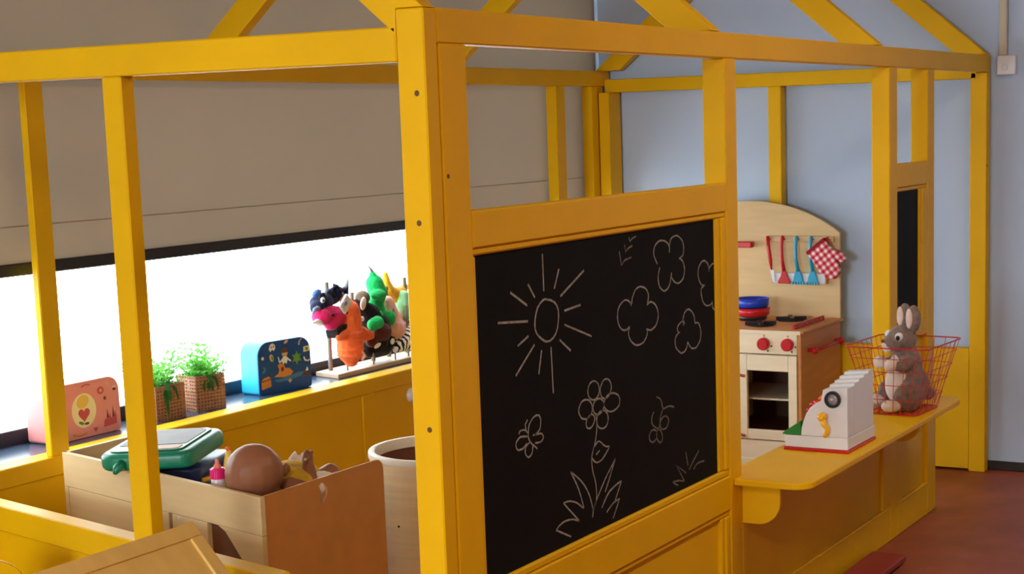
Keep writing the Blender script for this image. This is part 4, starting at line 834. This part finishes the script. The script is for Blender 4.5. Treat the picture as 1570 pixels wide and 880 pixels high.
# near end with rounded corner and a kidney shaped hole
hx, hz = 0.247, 0.592
kid = [(hx-0.016, hz+0.019), (hx-0.004, hz+0.025), (hx+0.010, hz+0.022), (hx+0.019, hz+0.008), (hx+0.018, hz-0.008), (hx+0.010, hz-0.022), (hx-0.002, hz-0.030), (hx-0.012, hz-0.026), (hx-0.010, hz-0.014), (hx-0.006, hz-0.004), (hx-0.008, hz+0.006)]
bm_ = bmesh.new()
_x1, _zt, _r = 0.513, 0.63, 0.03
lef = [(kid[1][0], _zt), (0.0165, _zt), (0.0165, 0.0), (kid[6][0], 0.0)] + [kid[i] for i in (6, 7, 8, 9, 10, 0, 1)]
rig = [(kid[6][0], 0.0), (_x1, 0.0)] + arc(_x1-_r, _zt-_r, _r, 0, 90, 6) + [(kid[1][0], _zt)] + [kid[i] for i in (1, 2, 3, 4, 5, 6)]
vd = {}
def gv(q, y):
    k = (round(q[0], 5), round(q[1], 5), y)
    if k not in vd: vd[k] = bm_.verts.new((q[0], y, q[1]))
    return vd[k]
for y in (0.0, 0.006):
    bm_.faces.new([gv(q, y) for q in lef]); bm_.faces.new([gv(q, y) for q in rig])
out_ = [(0.0165, _zt), (0.0165, 0.0), (kid[6][0], 0.0), (_x1, 0.0)] + arc(_x1-_r, _zt-_r, _r, 0, 90, 6) + [(kid[1][0], _zt)]
for loop_ in (out_, kid):
    for i in range(len(loop_)):
        p_, q_ = loop_[i], loop_[(i+1) % len(loop_)]
        bm_.faces.new((gv(p_, 0.0), gv(q_, 0.0), gv(q_, 0.006), gv(p_, 0.006)))
m_ = MB(); m_.b.free(); m_.b = bm_
m_.build('end_panel', HARD, be)
fx, fy = bd.x*BL, bd.y*BL
MB().prism([(fx+0.0, 0.0), (fx+0.40, 0.0)] + arc(fx+0.40-0.03, 0.60, 0.03, 0, 90, 6) + [(fx, 0.63)], 'y', fy-0.015, fy).build('end_panel', BIRCH, be, 0.001)
sb = [(0.034, 0.016), (0.50, 0.016), (fx+0.38, fy-0.016), (fx+0.036, fy-0.016)]
MB().prism(sb, 'z', 0.485, 0.50).build('seat_board', BIRCH, be)
# white cloth bedding
WC = mat('white_cotton', srgb(236, 236, 240), 0.9, 0.03, 20, bump=0.15, bscale=60)
bed = thing('doll_blanket', 'white cotton doll blanket crumpled under the doll in the bench', 'blanket', (0.62, 1.0, 0.5003))
b = MB(); rnd = random.Random(4)
b.ell((0, 0, 0.010), (0.20, 0.18, 0.012))
for i in range(26): b.ell((rnd.uniform(-0.15, 0.16), rnd.uniform(-0.17, 0.16), rnd.uniform(0.014, 0.024)), (rnd.uniform(0.03, 0.06), rnd.uniform(0.03, 0.06), rnd.uniform(0.014, 0.022)), (0, 0, rnd.uniform(0, 3)))
b.limb([(-0.14, 0.14, 0.03), (-0.15, 0.10, 0.07), (-0.15, 0.04, 0.09)], [0.02, 0.02, 0.014])
b.ell((0.16, -0.05, 0.045), (0.085, 0.09, 0.058)); b.ell((0.10, -0.105, 0.055), (0.085, 0.038, 0.058)); b.ell((0.17, -0.12, 0.05), (0.05, 0.05, 0.05))
b.build('cloth', WC, bed, remesh=0.006, smoothit=4)
# doll
SKIN = mat('brown_vinyl_skin', srgb(152, 102, 74), 0.45, 0.12, 8, spec=0.35)
do = thing('baby_doll', 'bald brown baby doll in yellow shirt lying in the bench, one arm raised', 'doll', (0.62, 0.92, 0.545))
def DV(x, y, z): return (x-0.62, y-0.92, z-0.545)
b = MB()
b.ell(DV(0.478, 0.905, 0.658), (0.073, 0.076, 0.075), (0, 0.1, 0.2))            # skull
b.ell(DV(0.520, 0.950, 0.652), (0.055, 0.055, 0.055))                           # face side, turned to the window
b.ell(DV(0.512, 1.000, 0.655), (0.012, 0.013, 0.010)); b.ell(DV(0.552, 0.985, 0.650), (0.014, 0.012, 0.010))
b.limb([DV(0.55, 0.925, 0.630), DV(0.60, 0.928, 0.606)], [0.034, 0.036])        # neck
b.limb([DV(0.61, 0.93, 0.598), DV(0.66, 0.94, 0.590), DV(0.73, 0.95, 0.578)], [0.050, 0.056, 0.052])
b.limb([DV(0.5900, 0.885, 0.600), DV(0.6300, 0.868, 0.590), DV(0.6520, 0.866, 0.602)], [0.026, 0.025, 0.022])   # upper arm
b.limb([DV(0.6520, 0.866, 0.602), DV(0.6510, 0.868, 0.630), DV(0.6500, 0.870, 0.648)], [0.021, 0.019, 0.0165])   # forearm
b.ell(DV(0.6510, 0.870, 0.662), (0.0185, 0.013, 0.017))                          # palm
for dx, ln in ((-0.0135, 0.020), (-0.0045, 0.013), (0.0045, 0.012), (0.013, 0.010)):   # short curled fingers, the first one pointing
    b.limb([DV(0.6510+dx, 0.870, 0.668), DV(0.6510+dx, 0.866, 0.674+ln*0.5), DV(0.6520+dx, 0.860, 0.674+ln*0.75)], [0.0052, 0.0050, 0.0044])
b.limb([DV(0.6380, 0.866, 0.654), DV(0.6320, 0.858, 0.664), DV(0.6380, 0.853, 0.672)], [0.0062, 0.0056, 0.0046])  # thumb
b.limb([DV(0.64, 0.985, 0.60), DV(0.69, 1.02, 0.59), DV(0.73, 1.03, 0.58)], [0.026, 0.024, 0.018])           # far arm
for s in (-1, 1):
    b.limb([DV(0.745, 0.95+0.03*s, 0.572), DV(0.80, 0.96+0.045*s, 0.59), DV(0.825, 0.965+0.05*s, 0.562)], [0.034, 0.028, 0.022]); b.ell(DV(0.835, 0.97+0.05*s, 0.552), (0.020, 0.015, 0.013))
b.build('body', SKIN, do, remesh=0.0036, smoothit=6)
# ear on the near side
MB().ell(DV(0.556, 0.868, 0.652), (0.012, 0.008, 0.018), (0, 0.3, 0)).ell(DV(0.562, 0.863, 0.655), (0.006, 0.005, 0.010)).build('ear', SKIN, do, smooth=True)
SHY = cloth('yellow_doll_shirt', srgb(214, 178, 60))
b = MB(); b.limb([DV(0.597, 0.925, 0.606), DV(0.625, 0.93, 0.600), DV(0.66, 0.94, 0.592), DV(0.72, 0.95, 0.580)], [0.046, 0.057, 0.062, 0.059]); b.limb([DV(0.620, 0.895, 0.612), DV(0.640, 0.878, 0.606)], [0.034, 0.031]); b.limb([DV(0.625, 0.975, 0.606), DV(0.65, 0.995, 0.600)], [0.033, 0.032]); b.build('shirt', SHY, do, remesh=0.005, smoothit=3)
b = MB(); b.limb([DV(0.690, 0.975, 0.612), DV(0.715, 0.975, 0.632), DV(0.735, 0.98, 0.655)], [0.014, 0.016, 0.006]); b.limb([DV(0.735, 0.978, 0.625), DV(0.765, 0.975, 0.632), DV(0.785, 0.98, 0.612)], [0.018, 0.012, 0.010]); b.limb([DV(0.725, 0.96, 0.61), DV(0.75, 0.965, 0.65)], [0.016, 0.006]); b.build('bib', cloth('white_lace', srgb(236, 222, 222)), do, remesh=0.005)
# doll bottle
bo = thing('doll_bottle', 'doll feeding bottle with pink cap and orange teat beside the doll', 'bottle', (0.470, 1.02, 0.5215))
MILK = mat('milky_plastic', srgb(214, 208, 216), 0.25, 0.02, 5, spec=0.5)
MB().lathe([(0, 0), (0.018, 0), (0.021, 0.004), (0.021, 0.06), (0.019, 0.085), (0.018, 0.112), (0.017, 0.114), (0, 0.114)], n=24).build('bottle_body', MILK, bo, smooth=True)
c_ = MB()
for k in range(20):
    M = Matrix.Rotation(2*math.pi*k/20, 4, 'Z'); c_.box(0.0165, 0.0195, -0.0018, 0.0018, 0.1145, 0.139, M)
c_.lathe([(0, 0.1142), (0.0178, 0.1142), (0.0178, 0.139), (0.015, 0.142), (0, 0.142)], n=24); c_.build('cap', PINKP, bo)
MB().lathe([(0.011, 0.1422), (0.009, 0.148), (0.0055, 0.153), (0.005, 0.161), (0.003, 0.165), (0, 0.166)], n=18).build('teat', mat('amber_teat', srgb(224, 120, 96), 0.4), bo, smooth=True)
# green toy case with grey window lying over a second case
GRN = mat('teal_green_plastic', srgb(12, 128, 96), 0.35, 0.05, 6, spec=0.5)
gc = thing('toy_case', 'teal green toy case with a grey see through lid tilted in the bench', 'toy case', (0.655, 1.365, 0.634), math.radians(20))
TI = Matrix.Rotation(math.radians(-3), 4, 'X') @ Matrix.Rotation(math.radians(-3), 4, 'Y')
o = MB().prism(rrect(-0.165, 0.122, -0.135, 0.135, (0.05, 0.05, 0.03, 0.05), 6), 'z', 0.0, 0.048, TI).build('case_body', GRN, gc, 0.016, 4, smooth=True)
MB().prism(rrect(-0.145, 0.102, -0.105, 0.112, (0.04, 0.04, 0.02, 0.03), 6), 'z', 0.0483, 0.0525, TI).build('lid_rim', GRN, gc, 0.002, 2)
MB().prism(rrect(-0.085, 0.092, -0.094, 0.100, (0.03, 0.01, 0.01, 0.03), 6), 'z', 0.0527, 0.0537, TI).build('lid_window', mat('grey_window_plastic', srgb(120, 118, 122), 0.55, 0.14, 14, spec=0.3), gc)
MB().prism(rrect(-0.137, -0.095, -0.094, 0.03, (0.01, 0.01, 0.01, 0.01), 4), 'z', 0.0527, 0.0537, TI).build('lid_label', mat('brown_label', srgb(176, 110, 50), 0.5), gc)
for (x, y) in ((-0.172, 0.06),):
    MB().tube([TI @ Vector((x*0.93, y, 0.02)), TI @ Vector((x*1.05, y*1.1, 0.015)), TI @ Vector((x*1.12, y*1.15, 0.004))], [0.016, 0.013, 0.006], 10).build('corner_lug', GRN, gc, smooth=True)
lc = thing('toy_case', 'dark blue and green toy case with yellow handle under the teal case', 'toy case', (0.68, 1.355, 0.5003), math.radians(20))
MB().prism(rrect(-0.14, 0.155, -0.115, 0.11, (0.03,)*4, 5), 'z', 0.0, 0.078).build('case_body', mat('dark_green_plastic', srgb(24, 72, 56), 0.4), lc, 0.012, 3, smooth=True)
MB().prism(rrect(-0.12, 0.150, -0.11, 0.10, (0.03,)*4, 5), 'z', 0.0785, 0.120).build('case_lid', mat('dark_blue_plastic', srgb(22, 44, 96), 0.4), lc, 0.010, 3, smooth=True)
MB().tube([(-0.10, -0.112, 0.082), (-0.06, -0.128, 0.082), (0.02, -0.130, 0.086), (0.09, -0.128, 0.094), (0.125, -0.110, 0.104)], 0.007, 10).build('handle', mat('amber_handle', srgb(222, 168, 44), 0.4), lc, smooth=True)
# small yellow toy figure cup behind the doll head
tf = thing('toy_skittle', 'small yellow toy skittle with orange tip behind the doll', 'toy', (0.637, 1.13, 0.538))
MB().lathe([(0, 0), (0.022, 0), (0.024, 0.04), (0.016, 0.08), (0.010, 0.115), (0.006, 0.130), (0, 0.131)], n=18).build('body', mat('soft_yellow_plastic', srgb(222, 186, 70), 0.4), tf, smooth=True)
MB().ell((0, 0, 0.136), 0.0065).build('tip', ORPL, tf, smooth=True)
# ------------------------------------------------------------------ round plywood tub
tu = thing('round_tub', 'round plywood tub with a pale rim standing behind the brown bench end', 'tub', (1.265, 0.862, 0))
TR = 0.213
PLY = mat('bent_birch_ply', srgb(246, 220, 174), 0.45, 0.10, 4, (1, 1, 14), spec=0.35)
MB().lathe([(TR-0.008, 0.0), (TR, 0.0), (TR, 0.575), (TR-0.008, 0.575), (TR-0.008, 0.0)], n=56).build('shell', PLY, tu)
MB().lathe([(TR-0.016, 0.55), (TR-0.016, 0.5765), (TR-0.013, 0.580), (TR+0.002, 0.580), (TR+0.004, 0.5765), (TR+0.004, 0.562)], n=56).build('rim', mat('pale_rim', srgb(236, 226, 206), 0.4), tu, smooth=True)
MB().lathe([(0, 0.45), (TR-0.0085, 0.45), (TR-0.0085, 0.47), (0, 0.47)], n=40).build('seat_board', BROWND, tu)
MB().lathe([(TR-0.0086, 0.471), (TR-0.0086, 0.549), (TR-0.011, 0.549), (TR-0.011, 0.471)], n=56).build('lining', mat('brown_lining', srgb(122, 72, 48), 0.6, 0.08, 6), tu)
for k, (aa, z) in enumerate(((197, 0.36), (197, 0.32), (222, 0.37), (222, 0.30), (176, 0.385), (197, 0.42))):
    q = math.radians(aa)
    MB().lathe([(0, 0.0015), (0.003, 0.0015), (0.004, 0)], n=8, M=Matrix.Translation((TR*math.cos(q), TR*math.sin(q), z)) @ Matrix.Rotation(q, 4, 'Z') @ Matrix.Rotation(math.pi/2, 4, 'Y')).build('nail', BLACK, tu)
# ------------------------------------------------------------------ sloping honey coloured display stand outside the left side
ds = thing('book_slope', 'honey coloured sloping wooden stand with raised border at the lower left', 'display stand', (-0.40, 0.62, 0))
sl = math.radians(48)
SM = Matrix.Translation((0, 0.0, 0.681)) @ Matrix.Rotation(-(math.pi-sl) + math.pi, 4, 'X')
# slope frame: u along x, v down the slope
MSL = Matrix(((1, 0, 0, 0), (0, -math.cos(sl), math.sin(sl)*-1, 0.0), (0, -math.sin(sl), math.cos(sl), 0.681), (0, 0, 0, 1)))
def slab(n, m, u0, u1, v0, v1, w0, w1, b=0.002): return MB().box(u0, u1, v0, v1, w0, w1, MSL).build(n, m, ds, b)
slab('border', OAK, -0.36, 0.34, 0.0, 0.036, -0.018, 0.0); slab('border', OAK, 0.304, 0.34, 0.0362, 0.60, -0.018, 0.0); slab('border', OAK, -0.36, -0.324, 0.0362, 0.60, -0.018, 0.0); slab('border', OAK, -0.3238, 0.3038, 0.564, 0.60, -0.018, 0.0)
slab('sloping_board', OAK, -0.3238, 0.3038, 0.0362, 0.5638, -0.014, -0.006, 0)
for x in (-0.34, 0.315):
    MB().prism([(-0.016, 0.0), (-0.016, 0.640), (-0.40, 0.215), (-0.40, 0.0)], 'x', x, x+0.015).build('side_panel', OAK, ds, 0.001)
bx('back_panel', OAK, ds, -0.34, 0.33, -0.0155, -0.004, 0.0, 0.655, 0.001)
# small yellow chair at the lower left, only the round top of its back rest shows
so = thing('child_chair', 'yellow child chair with a rounded back at the very bottom left corner', 'chair', (-0.09, 1.34, 0), math.radians(-39))
MB().prism(rrect(-0.15, 0.15, 0.33, 0.515, (0.085, 0.085, 0.02, 0.02), 8), 'y', 0.0, 0.014).build('back_rest', YEL, so, 0.004, 2)
MB().prism(rrect(-0.14, 0.14, -0.27, -0.002, (0.02, 0.02, 0.05, 0.05), 6), 'z', 0.25, 0.268).build('seat', YEL, so, 0.004, 2)
for (x, y, h_) in ((-0.115, 0.026, 0.42), (0.115, 0.026, 0.42), (-0.115, -0.235, 0.2498), (0.115, -0.235, 0.2498)):
    MB().tube([(x, y, 0), (x, y, h_)], 0.0115, 10).build('leg', YEL, so)
